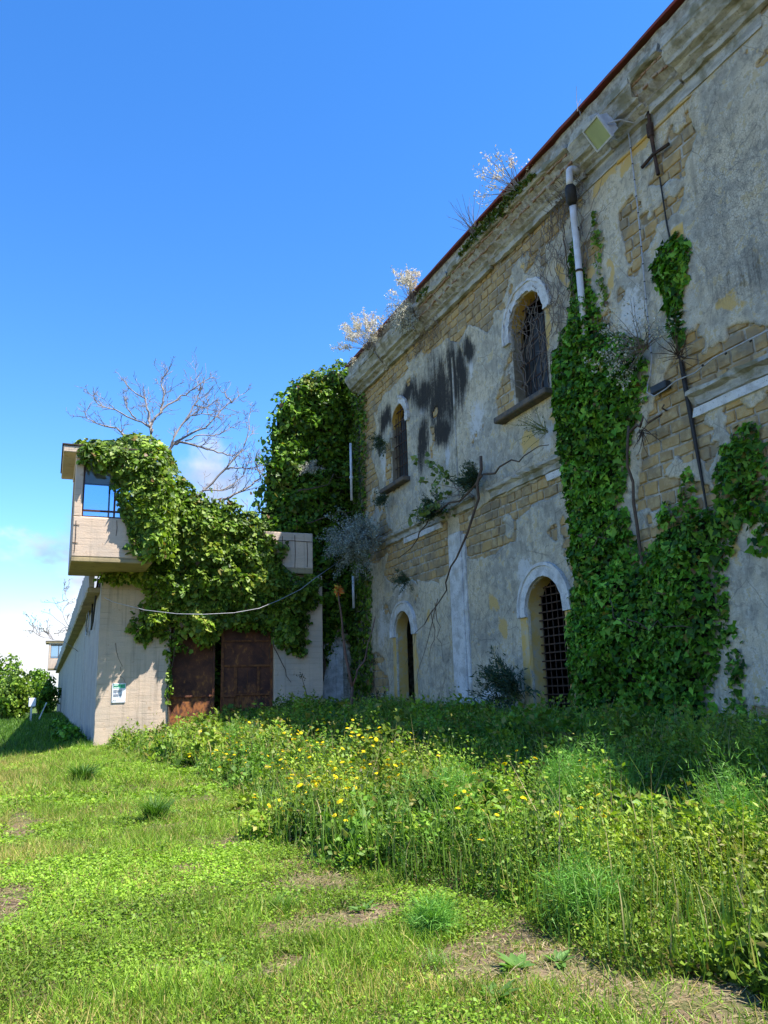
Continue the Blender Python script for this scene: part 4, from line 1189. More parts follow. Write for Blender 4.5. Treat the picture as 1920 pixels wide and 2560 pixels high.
PB = [(12.55, 10.5), (12.0, 10.9), (11.55, 10.85), (11.3, 10.6), (11.35, 10.0), (11.6, 9.6), (11.75, 9.2), (11.7, 8.8), (11.9, 8.5), (12.1, 9.0), (12.2, 9.6)]
s2 = dict(pillow=pillow(PB, .38, .35, 800, on_fac, 41, .12, DG, IVY_V, IVY_F, .12, .8), pick=True)
ivy_thing('ivy_plant', 'small tuft of ivy hanging below the ochre niche high on the wall', (11.7, 11.9, 9.8), [s2], M['ivy'], 60)
PC = [(11.0, 4.6), (10.95, 5.9), (10.75, 6.2), (10.65, 5.2), (10.5, 5.4), (10.35, 6.2), (10.1, 6.3), (10.05, 5.2), (9.6, 5.6), (9.3, 6.2), (9.1, 4.2), (9.8, 3.6), (10.6, 3.8)]
s3 = dict(pillow=pillow(PC, .22, .35, 520, on_fac, 43, .12, DG, IVY_V, IVY_F, .2, .8), pick=True)
PC2 = [(11.6, 2.9), (11.25, 2.7), (11.2, 1.9), (11.35, 1.2), (11.1, .5), (11.8, .6), (11.65, 1.6)]
s3b = dict(pillow=pillow(PC2, .25, .3, 330, on_fac, 44, .11, DG, IVY_V, IVY_F, .2, .8), pick=False)
ivy_thing('ivy_plant', 'sparse ivy creeping up the near bare stonework at the picture edge', (11.7, 10.5, 3), [s3, s3b], M['ivy'], 80)
PP = [(15.1, 12.9), (15.25, 12.2), (15.35, 11.5), (15.1, 10.8), (14.75, 10.9), (14.85, 11.8), (14.9, 12.6)]
PQ = [(14.15, 13.0), (14.0, 12.2), (14.1, 11.2), (13.9, 10.4), (14.2, 10.3), (14.3, 11.5), (14.3, 12.4)]
s4 = dict(pillow=pillow(PP, .25, .3, 420, on_fac, 45, .11, DG, IVY_V, IVY_F, .1, .8)); s4b = dict(pillow=pillow(PQ, .14, .2, 220, on_fac, 46, .10, SG[:3], IVY_V, IVY_F, .05, .8))
ivy_thing('ivy_plant', 'thin ivy strands climbing beside the white drainpipe', (11.7, 14.8, 11), [s4, s4b], M['ivy'])

# ivy on the end wing
PW = [(12.3, 16.3), (11.2, 16.1), (10.3, 15.7), (9.3, 15.1), (8.5, 14.1), (8.0, 12.8), (7.85, 11.4), (7.6, 9.8), (7.4, 8.3), (8.0, 7.0), (9.0, 6.7), (8.9, 5.6), (8.9, 4.2), (9.4, 2.8), (10.0, 2.0), (10.6, 2.4), (10.9, 3.1), (11.0, 3.8), (12.3, 3.6)]
wing_pl = on_y(31.85)
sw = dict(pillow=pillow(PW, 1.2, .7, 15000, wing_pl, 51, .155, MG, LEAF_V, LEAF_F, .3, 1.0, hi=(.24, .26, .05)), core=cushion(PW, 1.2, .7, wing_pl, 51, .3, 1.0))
PW2 = [(32.3, 15.6), (30.6, 15.2), (29.8, 14.3), (29.55, 12.5), (29.9, 10), (29.95, 7.5), (29.4, 6.0), (29.7, 4.0), (29.5, 2.6), (29.8, .6), (32.3, .6)]
sw2 = dict(pillow=pillow(PW2, .42, .35, 6000, on_fac, 53, .13, SG[:4], LEAF_V, LEAF_F, .12, .8))
ivy_thing('ivy_plant', 'huge ivy mound smothering the far end of the building up to the roof', (10.5, 31.5, .6), [sw, sw2], M['ivy_far'],
          stems=[(wander((10.1, 31.5, .4), (10.3, 31.3, 3.6), 9, .05, 60), .09, .05), (wander((9.95, 31.6, .4), (9.9, 31.3, 3.4), 9, .05, 61), .07, .04), (wander((9.0, 30.4, 9.6), (11.2, 30.5, 10.4), 10, .08, 62), .03, .012), (wander((9.4, 30.4, 8.3), (11.4, 30.4, 8.9), 10, .08, 63), .03, .012)])

# ivy over the tower and the gate
PT = [(.35, 9.9), (.9, 10.2), (1.6, 10.25), (2.2, 10.6), (2.9, 10.7), (3.75, 10.5), (4.1, 9.8), (4.0, 8.8), (4.1, 8.1), (4.4, 7.4), (4.0, 6.6), (3.3, 6.0), (2.6, 5.9), (2.25, 6.3), (2.2, 7.0), (2.0, 7.4), (1.75, 8.0), (1.85, 8.5), (1.6, 8.85), (1.15, 9.0), (.7, 9.2)]
tow = lambda u, v, d: np.stack([np.asarray(u), 27.3 + 2.3 * smooth((np.asarray(u) - 2.95) / 1.5) - np.asarray(d) + np.where(np.asarray(v) > 9.7, (np.asarray(v) - 9.7) * .9, 0), np.asarray(v)], -1)
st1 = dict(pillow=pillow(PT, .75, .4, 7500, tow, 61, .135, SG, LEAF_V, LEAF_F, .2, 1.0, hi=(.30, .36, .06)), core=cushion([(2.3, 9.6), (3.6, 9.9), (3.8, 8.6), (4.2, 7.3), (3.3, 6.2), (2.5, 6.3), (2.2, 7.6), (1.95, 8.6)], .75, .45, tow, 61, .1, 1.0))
PG = [(3.3, 9.6), (4.1, 9.2), (4.9, 9.0), (6.2, 8.55), (7.1, 8.1), (7.6, 7.5), (8.1, 6.9), (8.0, 6.3), (8.4, 5.9), (9.5, 6.0), (9.5, 5.0), (9.0, 4.6), (8.95, 3.9), (8.7, 3.1), (8.3, 3.0), (7.95, 3.3), (7.7, 3.9), (7.0, 3.9), (6.3, 4.1), (5.75, 4.05), (5.45, 3.5), (5.0, 3.2), (4.6, 3.6), (4.35, 3.3),
      (4.2, 3.5), (4.0, 3.9), (3.4, 3.5), (2.85, 3.6), (2.6, 4.1), (3.1, 4.8), (2.7, 5.4), (1.9, 5.5), (1.3, 5.6), (1.6, 5.95), (2.6, 6.2), (3.0, 7.5)]
PG = [(u * 1.025, 1.6 + (v - 1.6) * 1.025) for u, v in PG]
gat = lambda u, v, d: np.stack([np.asarray(u), 29.75 - np.asarray(d) + .35 * np.clip((5.6 - np.asarray(v)) / 1.0, 0, 1), np.asarray(v)], -1)
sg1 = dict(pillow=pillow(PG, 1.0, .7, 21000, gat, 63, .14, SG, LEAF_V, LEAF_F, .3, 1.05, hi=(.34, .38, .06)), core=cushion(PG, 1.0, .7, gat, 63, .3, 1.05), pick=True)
PH = [(4.0, 3.9), (4.25, 3.6), (4.3, 3.0), (4.2, 2.4), (4.25, 1.8), (4.05, 1.2), (3.95, 1.9), (4.0, 2.6), (3.9, 3.2)]
sg2 = dict(pillow=pillow(PH, .3, .2, 420, on_y(30.2), 65, .12, SG, LEAF_V, LEAF_F, .08, .8))
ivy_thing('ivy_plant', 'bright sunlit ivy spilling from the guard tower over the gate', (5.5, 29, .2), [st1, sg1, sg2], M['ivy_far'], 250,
          stems=[(wander((4.1, 30.2, .2), (4.2, 30.1, 4.2), 12, .04, 70), .035, .02), (wander((7.95, 30.1, 4.6), (7.8, 30.05, 2.4), 8, .05, 71), .025, .006), (wander((7.9, 30.1, 3.6), (8.6, 30.05, 2.0), 6, .05, 72), .022, .01),
                 (wander((2.2, 30.1, 3.5), (2.6, 30.15, 2.1), 8, .06, 73), .010, .005), (wander((2.35, 27.2, 9.0), (2.0, 27.1, 8.2), 6, .05, 74), .02, .01)])
# greenery in the yard behind the gate
PY_ = [(3.5, 5.5), (9.5, 5.5), (9.5, 0), (3.5, 0)]
sy = dict(pillow=pillow(PY_, .8, .5, 3500, on_y(33.5), 67, .2, DG, LEAF_V, LEAF_F, .3, 1.0), core=cushion(PY_, .8, .5, on_y(33.5), 67, .3, 1.0, .4))
ivy_thing('overgrown_bush', 'dark overgrown bush seen through the gap of the ajar gate', (6, 33.5, .2), [sy], M['ivy'])['category'] = 'bush'

# ------------------------------------------------------------------ woody plants
def grow(p, d, ln, rad, depth, out, r_, seg=5, up_=.12, kids=(2, 4), spread=.75, shrink=.66, tips=None, wig=.16):
    p = Vector(p); d = Vector(d).normalized(); pts = [p.copy()]; rads = [rad]
    for k in range(seg):
        d = (d + Vector((r_.gauss(0, wig), r_.gauss(0, wig), r_.gauss(0, wig) + up_))).normalized()
        p = p + d * (ln / seg); pts.append(p.copy()); rads.append(rad * (1 - .62 * (k + 1) / seg))
    out.append((pts, rads, depth))
    if depth == 0:
        if tips is not None: tips.append((p.copy(), d.copy()))
        return
    for j in range(r_.randint(*kids)):
        k = r_.randint(max(1, seg // 2 - 1), seg) if j else seg
        a = Vector((r_.gauss(0, 1), r_.gauss(0, 1), r_.gauss(0, .6))); a = (a - d * a.dot(d)).normalized()
        nd = (d + a * spread * r_.uniform(.6, 1.3)).normalized()
        grow(pts[k], nd, ln * shrink * r_.uniform(.75, 1.2), rads[k] * .8, depth - 1, out, r_, seg, up_, kids, spread, shrink, tips, wig)

def bare_tree(label, base, trunks, mat, seed, depth=4, name='bare_tree', cat='tree', group=None, r0=.09, **kw):
    r_ = random.Random(seed); t = thing(name, label, cat, base, group); tips = []
    for d, ln, rad in trunks:
        out = []; grow(base, d, ln, rad, depth, out, r_, tips=tips, **kw)
        tk = MB().tube(out[0][0], out[0][1], 7).build('trunk', mat, t, True)
        tw = MB()
        for pts, rads, dp in out[1:]:
            if dp >= depth - 1:
                MB().tube(pts, rads, 6).build('branch', mat, t, True); continue
            tw.tube(pts, [max(r, .015) for r in rads], 5 if dp > 1 else 4, False)
        if tw.v: tag(tw.build('twigs', mat, t, True, fix=False), kind='stuff')
    return t, tips

LIMBS = [
    [(3.64, 35.71, 11.88), (3.72, 35.64, 12.5), (3.78, 35.69, 13.0), (3.66, 35.76, 13.48), (3.01, 35.54, 13.74), (2.12, 35.3, 13.96), (1.41, 35.47, 14.25), (1.07, 35.35, 14.6)],
    [(3.39, 35.93, 12.24), (2.79, 35.91, 12.89), (2.27, 36.08, 13.36), (1.48, 36.07, 13.52), (0.69, 36.14, 13.81)],
    [(3.73, 35.65, 13.22), (3.7, 35.83, 13.51), (3.98, 35.84, 14.11), (4.43, 35.96, 14.69), (5.04, 36.05, 15.29), (5.61, 35.83, 15.61), (6.17, 35.96, 16.16), (6.46, 36.01, 16.38)],
    [(3.66, 35.53, 13.41), (3.64, 35.71, 13.79), (3.55, 35.7, 14.33), (3.43, 35.81, 14.85), (2.84, 35.99, 15.25), (2.47, 36.1, 15.73)],
    [(4.12, 36.45, 14.41), (4.28, 36.6, 14.81), (4.33, 36.58, 15.48), (4.22, 36.79, 16.14), (4.5, 36.98, 16.85)],
    [(4.42, 35.33, 12.16), (4.61, 35.19, 12.69), (4.99, 35.43, 13.59), (5.57, 35.39, 14.62), (5.83, 35.46, 15.34), (5.85, 35.36, 15.51)],
    [(4.57, 35.95, 12.51), (4.85, 35.88, 12.92), (5.6, 35.92, 13.49), (6.38, 35.96, 14.0), (6.88, 36.16, 14.79), (7.45, 36.25, 15.31), (8.07, 36.47, 15.89)],
    [(5.8, 36.67, 10.38), (6.27, 36.76, 10.96), (7.33, 36.59, 12.11), (8.08, 36.77, 13.07), (8.54, 37.0, 14.21), (8.54, 37.21, 15.07)],
    [(7.11, 36.19, 10.44), (7.55, 36.05, 10.68), (8.3, 36.21, 11.1), (8.88, 36.25, 11.65), (8.6, 36.14, 12.43), (8.59, 35.92, 12.7)],
    [(4.88, 36.67, 13.08), (5.24, 36.46, 13.13), (6.12, 36.61, 13.01), (6.91, 36.57, 12.9), (7.52, 36.39, 12.74), (7.83, 36.29, 12.07)],
    [(5.74, 36.51, 15.03), (6.26, 36.28, 14.93), (6.66, 36.34, 15.33)],
    [(5.01, 35.56, 13.64), (5.44, 35.48, 14.15), (6.24, 35.67, 14.38), (6.75, 35.91, 14.35)],
    [(7.26, 36.26, 12.02), (7.96, 36.16, 12.05), (8.56, 35.95, 12.04), (8.98, 36.0, 11.67)],
    [(5.21, 35.29, 12.85), (5.8, 35.24, 13.22), (6.5, 35.3, 13.22), (7.16, 35.12, 13.64)],
    [(6.08, 35.63, 10.68), (6.75, 35.54, 10.74), (7.49, 35.77, 11.09), (8.0, 35.97, 11.59), (8.22, 35.91, 12.33)],
    [(3.04, 35.96, 13.89), (2.66, 36.03, 14.35), (2.58, 36.08, 14.68)],
    [(7.43, 36.13, 15.26), (7.14, 36.35, 15.74), (6.94, 36.36, 15.89)],
]
tr = thing('bare_tree', 'leafless pale-barked tree spreading its branches above the ivy behind the gate', 'tree', (6.6, 36.4, .4))
r_ = random.Random(5)
for i, q in enumerate((((6.6, 36.4, .2), LIMBS[0][0]), ((6.75, 36.3, .2), LIMBS[5][0]), ((7.0, 36.3, .2), LIMBS[7][0]), ((6.5, 36.5, 3.0), LIMBS[1][0]), ((7.1, 36.3, 3.0), LIMBS[8][0]))):
    A = wander(*q, 6, .04, 40 + i); MB().tube(A, list(np.linspace(.13, .075, len(A))), 7).build('trunk', M['bark_pale'], tr, True)
twigs_ = MB()
def twig(p, d, ln, rad, dep):
    p = Vector(p); d = Vector(d).normalized(); pts = [p.copy()]
    for k in range(5):
        d = (d + Vector((r_.gauss(0, .16), r_.gauss(0, .16), r_.gauss(0, .14) + .06))).normalized(); p = p + d * ln / 5; pts.append(p.copy())
        if dep and r_.random() < .42: twig(p, d + Vector((r_.gauss(0, .7), r_.gauss(0, .7), r_.gauss(.1, .5))), ln * r_.uniform(.4, .7), rad * .75, dep - 1)
    twigs_.tube(pts, [max(.008, rad * (1 - .14 * k)) for k in range(6)], 4, False)
for i, l in enumerate(LIMBS):
    # round the polyline off
    P_ = [Vector(p) for p in l]; fine = []
    for k in range(len(P_) - 1):
        for t_ in (0, .33, .66): fine.append(P_[k].lerp(P_[k + 1], t_) + Vector((r_.gauss(0, .03), r_.gauss(0, .03), r_.gauss(0, .03))))
    fine.append(P_[-1]); big = i < 10
    MB().tube(fine, list(np.linspace(.065 if big else .036, .013, len(fine))), 6).build('branch', M['bark_pale'], tr, True)
    for k in range(3, len(fine)):
        for _ in range(2):
            if r_.random() < .62:
                d = (fine[k] - fine[k - 1]).normalized(); a_ = Vector((r_.gauss(0, 1), r_.gauss(0, 1), r_.gauss(.3, .8)))
                twig(fine[k], d * .9 + a_.normalized() * .85, r_.uniform(.45, 1.15) * (1 if k < len(fine) - 3 else .7), .017, 2)
tag(twigs_.build('twigs', M['bark_pale'], tr, True, fix=False), kind='stuff')
bare_tree('thin leafless sapling between the ivy mound and the gate wall', (9.0, 40, 4.0), [((-.15, 0, 1), 4.5, .06), ((.2, 0, 1), 4.2, .05)], M['bark_pale'], 5, 4, spread=.6, shrink=.62)
tw_, tips_ = bare_tree('thin budding tree reaching out over the walkway of the long wall', (2.6, 52, 3.2), [((-.36, -.05, 1), 3.2, .04), ((-.5, 0, .6), 2.7, .035)], M['bark_pale'], 9, 4, spread=.6, shrink=.58, up_=.05)
tp = np.array([tuple(p) for p, d in tips_]); n_ = len(tp) * 4
r_ = np.random.default_rng(4); ps = np.repeat(tp, 4, 0) + r_.normal(0, .06, (n_, 3))
tag(tri_obj('buds', [scatter(DIA_V, DIA_F, ps, frames(r_.normal(0, 1, (n_, 3)), r_.normal(0, 1, (n_, 3))), np.full(n_, .09), np.tile([.16, .13, .06], (n_, 1)))], M['herb'], tw_), kind='stuff')

# far bushes beyond the path
def bush(label, c, rad, n, cols, seed, size=.3, group=None):
    r_ = np.random.default_rng(seed); t = thing('bush', label, 'bush', (c[0], c[1], 0), group)
    k = 26; cc = r_.normal(0, 1, (k, 3)); cc /= np.linalg.norm(cc, axis=1, keepdims=True)
    cen = np.array(c) + cc * np.array(rad) * r_.uniform(.35, .8, (k, 1)); cr_ = r_.uniform(.3, .55, k) * min(rad)
    w = r_.integers(0, k, n); dv = r_.normal(0, 1, (n, 3)); dv /= np.linalg.norm(dv, axis=1, keepdims=True)
    pos = cen[w] + dv * (cr_[w] * r_.uniform(.6, 1.05, n))[:, None]
    col = np.array(cols)[r_.integers(0, len(cols), n)] * r_.uniform(.7, 1.3, (n, 1)) * (.7 + .6 * r_.random(k)[w])[:, None]
    tag(tri_obj('crown', [scatter(LEAF_V, LEAF_F, pos, frames(dv + r_.normal(0, .5, (n, 3)), r_.normal(0, 1, (n, 3))), size * r_.uniform(.6, 1.3, n), col)], M['herb'], t), kind='stuff')
    MB().tube([(c[0], c[1], -.5), (c[0] + .1, c[1], c[2])], [.12, .06], 6).build('trunk', M['bark'], t)
    return t
bush('round sunlit bush at the end of the path', (-2.9, 80, 1.9), (1.9, 2.0, 2.6), 5200, SG, 1, .28)
bush('low shaded bush against the long wall', (.2, 96, 1.6), (1.3, 3, 2.6), 3500, MG, 2, .28)
bush('tall bush behind the round one', (-5.5, 100, 3.4), (4, 3, 4.6), 5000, SG, 3, .36)
bush('wide hedge-like bush closing the far view', (-11, 120, 3), (7, 3, 4.5), 5000, MG, 4, .45)
bush('dark bush under the distant guard tower', (-.7, 116, 2.6), (1.7, 3, 3.6), 3500, MG, 6, .34)
for i, (x, y) in enumerate(((.9, 36), (1.0, 41), (.8, 48), (1.0, 33))):
    bush(['nettle clump at the foot of the long wall below the hose', 'nettle clump further along the foot of the long wall', 'farthest nettle clump along the foot of the long wall', 'nettle clump nearest the wall corner'][i], (x, y, .1), (.5, 1.4, .5), 1500, DG, 20 + i, .14, 'nettles along the wall foot')

# shrubs growing out of the masonry
def sprig(name, label, cat, base, n_st, ln, dirs, leaf_n, leaf_s, cols, mat, stem_mat, seed, thin=2.6, sag=.0, tip_only=.3, stem_r=.009, fluff=0, group=None, wid=1.0):
    r_ = np.random.default_rng(seed); t = thing(name, label, cat, base, group); base = np.array(base, float)
    st = MB(); pos, dr = [], []; fl_p = []
    for k in range(n_st):
        d = np.array(dirs[int(r_.integers(len(dirs)))], float) + r_.normal(0, .33, 3); d /= np.linalg.norm(d)
        L = ln * r_.uniform(.55, 1.15); p = base + r_.normal(0, .05 * ln, 3); pts = [p]
        for s in range(6):
            d = d + r_.normal(0, .12, 3) + np.array([0, 0, -sag]); d /= np.linalg.norm(d); p = p + d * L / 6; pts.append(p)
        st.tube(pts, list(np.linspace(stem_r, stem_r * .4, 7)), 4, False)
        q = r_.uniform(tip_only, 1, leaf_n); pa = np.array(pts); i0 = np.minimum((q * 6).astype(int), 5); fr = (q * 6 - i0)[:, None]
        pos.append(pa[i0] * (1 - fr) + pa[i0 + 1] * fr + r_.normal(0, .035 * min(ln, 1.6) + .01, (leaf_n, 3))); dr.append(pa[i0 + 1] - pa[i0])
        if fluff: fl_p.append(pa[-1] - (pa[-1] - pa[-2]) * r_.uniform(0, 1.6, (fluff, 1)) + r_.normal(0, .05, (fluff, 3)))
    st.build('stems', stem_mat, t, fix=False)
    pos = np.concatenate(pos); dr = np.concatenate(dr); dr /= np.linalg.norm(dr, axis=1, keepdims=True) + 1e-9; n = len(pos)
    col = np.array(cols)[r_.integers(0, len(cols), n)] * r_.uniform(.75, 1.3, (n, 1))
    s3 = leaf_s * r_.uniform(.6, 1.3, n); s3 = np.stack([s3 * wid, s3, s3], 1)
    parts = [scatter(DIA_V if thin > 2 else LEAF_V, DIA_F if thin > 2 else LEAF_F, pos, frames(r_.normal(0, 1, (n, 3)), dr + r_.normal(0, .7, (n, 3))), s3, col)] if n else []
    if parts: tag(tri_obj('foliage', parts, mat, t), kind='stuff')
    if fluff:
        fp = np.concatenate(fl_p); m_ = len(fp)
        tag(tri_obj('seed_heads', [scatter(DIA_V, DIA_F, fp, frames(r_.normal(0, 1, (m_, 3)), r_.normal(0, 1, (m_, 3))), .075 * r_.uniform(.6, 1.3, m_), np.array([.70, .64, .52]) * r_.uniform(.7, 1.15, (m_, 1)))], M['fluff'], t), kind='stuff')
    return t

SIL = [(.29, .33, .30), (.37, .41, .37), (.21, .25, .23)]
EUP = [(.035, .07, .045), (.05, .09, .05), (.06, .10, .075)]
OUT = (-1, -.15, .25)
sprig('silver_shrub', 'silvery grey shrub bulging out of the wall corner above the gate wire', 'shrub', (11.3, 28.9, 7.35), 150, 1.75, [(-1, -.3, .1), (-.9, -.9, -.2), (-.6, -1, .2), (-.7, -.5, -.45)], 110, .075, SIL, M['silver'], M['twig'], 31, 2.6, .03, .3)
sprig('silver_shrub', 'silvery shrub with woolly shoots hanging over the cornice edge', 'shrub', (11.2, 23.7, 14.85), 70, 1.05, [(-.5, 0, -.9), (-.8, .2, -.3), (-.4, -.3, -.6)], 80, .06, [(.58, .56, .48), (.66, .64, .55), (.42, .41, .36)], M['fluff'], M['twig'], 32, 2.6, .12, .1, fluff=0)
sprig('roof_weed', 'dry weed with pale seed heads above the hanging silver shrub', 'weed', (11.2, 23.5, 15.0), 26, 1.15, [(-.4, .2, 1), (-.3, -.4, .9)], 3, .04, [(.4, .36, .28)], M['fluff'], M['twig'], 33, 2.6, .0, .6, fluff=60)
sprig('roof_weed', 'tall dry weed with pale seed heads at the far end of the roof edge', 'weed', (11.2, 27.6, 14.95), 34, 1.55, [(-.6, .4, .8), (-.4, -.2, 1), (-.8, .1, .35)], 3, .04, [(.4, .36, .28)], M['fluff'], M['twig'], 34, 2.6, .0, .6, fluff=70)
sprig('roof_weed', 'low dry weed tangled along the far cornice ledge', 'weed', (11.15, 26.3, 14.9), 26, .7, [(-.6, .6, .5), (-.4, -.6, .6)], 6, .05, [(.4, .34, .24), (.3, .24, .14)], M['fluff'], M['twig'], 35, 2.6, .0, .3, fluff=40)
sprig('roof_weed', 'bare twiggy weed rising from the mossy roof patch', 'weed', (11.2, 18.9, 15.0), 26, 1.35, [(-.5, .3, 1), (-.2, .5, .8)], 0, .04, [(.4, .36, .28)], M['fluff'], M['twig'], 36, 2.6, .0, .6)
sprig('roof_weed', 'bushy bare weed with a few white heads near the upper roof edge', 'weed', (11.2, 16.6, 15.0), 34, 1.3, [(-.5, .3, 1), (-.2, -.3, 1), (-.5, .6, .7)], 2, .04, [(.4, .36, .28)], M['fluff'], M['bark_pale'], 37, 2.6, .0, .6, fluff=14)
sprig('roof_weed', 'single dry stalk standing on the roof edge above the floodlight', 'weed', (11.2, 13.6, 15.2), 3, 1.1, [(-.2, .2, 1)], 0, .04, [(.4, .36, .28)], M['fluff'], M['bark_pale'], 38, 2.6, .0, .6)
for i, (y0, y1) in enumerate(((15.6, 19.9), (22.3, 23.1))):
    r_ = np.random.default_rng(80 + i); n = 2600 if i == 0 else 350
    yy = r_.uniform(y0, y1, n); hh = (.34 if i == 0 else .2) * (1 + 1.2 * fbm(yy * 1.2, yy * 0, 5)) * np.sin(np.pi * (yy - y0) / (y1 - y0)) ** .5
    ps = np.stack([11.2 - .08 * r_.random(n) + .2 * r_.random(n), yy, 14.8 + hh * r_.uniform(-.3, 1.2, n)], 1)
    col = np.array([(.10, .16, .025), (.16, .20, .03), (.06, .10, .015), (.20, .17, .05)])[r_.integers(0, 4, n)] * r_.uniform(.7, 1.2, (n, 1))
    t = thing('roof_moss', ['green mossy plants matting the cornice ledge above the upper window', 'small yellow-green tuft beside the hanging silver shrub'][i], 'moss', (11.2, (y0 + y1) / 2, 14.9))
    tag(tri_obj('foliage', [scatter(LEAF_V, LEAF_F, ps, frames(r_.normal(0, .6, (n, 3)) + np.array([-.6, 0, .8]), r_.normal(0, 1, (n, 3))), .10 * r_.uniform(.6, 1.3, n), col)], M['herb'], t), kind='stuff')

sprig('spurge_plant', 'dark spurge tuft on the broken ledge right of the pilaster', 'plant', (11.6, 20.3, 7.5), 34, .75, [(-1, -.2, .5), (-.8, .4, .3), (-.6, -.5, .9)], 48, .12, EUP, M['herb'], M['stem'], 41, 2.6, .02, .25, wid=.5)
sprig('spurge_plant', 'dark spurge clump on the ledge left of the pilaster', 'plant', (11.6, 22.9, 7.25), 40, .75, [(-1, -.2, .3), (-.8, .6, .2), (-.6, -.6, .5)], 48, .12, EUP, M['herb'], M['stem'], 42, 2.6, .03, .25, wid=.5)
sprig('spurge_plant', 'small spurge tuft under the far window sill', 'plant', (11.6, 27.2, 8.8), 20, .6, [(-1, -.2, -.3), (-.8, .3, .1)], 40, .1, EUP, M['herb'], M['stem'], 43, 2.6, .1, .2, wid=.5)
sprig('spurge_plant', 'spurge tuft beside the top of the far window bars', 'plant', (11.55, 27.1, 10.9), 20, .7, [(-1, .2, .3), (-.8, .4, -.3)], 40, .1, EUP, M['herb'], M['stem'], 44, 2.6, .06, .2, wid=.5)
sprig('spurge_plant', 'spurge tuft above the arch of the open doorway', 'plant', (11.6, 25.5, 5.4), 18, .6, [(-1, -.2, .1), (-.8, .3, -.3)], 40, .1, EUP, M['herb'], M['stem'], 45, 2.6, .06, .2, wid=.5)
sprig('spurge_plant', 'spurge bush growing in front of the lattice-barred doorway', 'plant', (11.5, 18.55, 1.3), 40, 1.25, [(-.9, .2, 1), (-.7, .8, .6), (-.8, -.2, .7)], 55, .15, EUP, M['herb'], M['stem'], 46, 2.6, .02, .3, wid=.45)
sprig('spurge_plant', 'low spurge rosette left of the open doorway', 'plant', (11.3, 27.6, 1.0), 16, .6, [(-1, -.2, .6), (-.6, .5, .8)], 40, .12, EUP, M['herb'], M['stem'], 47, 2.6, .02, .2, wid=.5)
sprig('fig_sapling', 'young leafy sapling arching from the ledge across the plaster', 'sapling', (11.6, 20.9, 7.4), 9, 2.6, [(-.7, .9, .7), (-.6, 1, .1), (-.8, .8, 1.0)], 22, .16, [(.14, .20, .05), (.10, .16, .04), (.2, .26, .08)], M['herb'], M['twig'], 48, 1, .04, .45, stem_r=.013)
sprig('clematis', 'grey fluffy clematis tangle over the ivy below the small ivy tuft', 'climber', (11.35, 12.5, 8.6), 46, 1.1, [(-.5, .9, .2), (-.4, -.8, .5), (-.7, .3, .8), (-.6, .6, -.5)], 8, .06, SIL, M['silver'], M['twig'], 49, 2.6, .05, .2, fluff=9)
sprig('dry_roots', 'dead brown root tuft sticking out above the black cable', 'dead plant', (11.65, 11.8, 8.15), 26, .7, [(-.7, -.6, .2), (-.6, -.7, -.3), (-.8, -.3, .5), (-.4, -.9, .1)], 0, .05, SIL, M['silver'], M['bark'], 50, 2.6, .05, .2, stem_r=.012)
sprig('dry_roots', 'coiled dead stems clinging to the stones below the junction box', 'dead plant', (11.6, 13.1, 6.9), 16, .8, [(-.5, -1, .1), (-.5, -.6, -.6)], 0, .05, SIL, M['silver'], M['bark'], 52, 2.6, .12, .2, stem_r=.014)
sprig('fine_grass_tuft', 'wispy dark tuft at the end of the sill beside the ivy', 'weed', (11.5, 16.5, 8.0), 26, .9, [(-.6, .8, .4), (-.8, .4, .6)], 4, .06, EUP, M['herb'], M['stem'], 51, 2.6, .03, .2)
sprig('silver_shrub', 'pale woolly sprig poking out of the ivy mound', 'shrub', (9.6, 30.3, 10.6), 22, .8, [(-.6, -.8, -.2), (-.3, -1, .1), (-.8, -.4, .3)], 60, .06, [(.46, .44, .38), (.35, .34, .30)], M['fluff'], M['twig'], 53, 2.6, .03, .3)

# bare creepers over the upper window and the drainpipe
def creeper(label, n, y0, y1, z0, z1, seed, xo=.06, ln=2.2, box_=None):
    r_ = random.Random(seed); t = thing('bare_creeper', label, 'creeper', (11.7, (y0 + y1) / 2, z0)); b_ = MB()
    for k in range(n):
        p = Vector((11.76 - r_.random() * xo, r_.uniform(y0, y1), r_.uniform(z0, z1))); d = Vector((0, r_.gauss(0, .5), 1)); pts = [p.copy()]
        for s in range(9):
            d = (d.normalized() + Vector((0, r_.gauss(0, .38), r_.gauss(0, .3) + .05))).normalized(); p = p + d * (ln * r_.uniform(.5, 1.2) / 9); p.x = 11.755 - abs(r_.gauss(0, xo)); pts.append(p.copy())
            if box_ and not (box_[0] < p.y < box_[1] and box_[2] < p.z < box_[3]): break
        b_.tube(pts, list(np.linspace(.011, .004, len(pts))), 4, False)
    tag(b_.build('twigs', M['twig'], t, fix=False), kind='stuff')
creeper('grey leafless creeper tangled over the bars of the upper window', 46, 16.6, 18.0, 9.3, 12.0, 3, .05, 1.6, (16.5, 18.3, 9.2, 12.3))
creeper('bare creeper stems spread over the plaster beside the drainpipe', 90, 14.6, 16.8, 9.0, 13.6, 5, .04, 2.0)
creeper('bare creeper tangle gathered under the cornice round the drainpipe top', 60, 14.1, 15.9, 13.2, 14.3, 6, .14, 1.0)
creeper('dead stalks hanging from the cornice below the silver shrub', 40, 22.4, 24.6, 13.2, 14.3, 7, .1, .8)

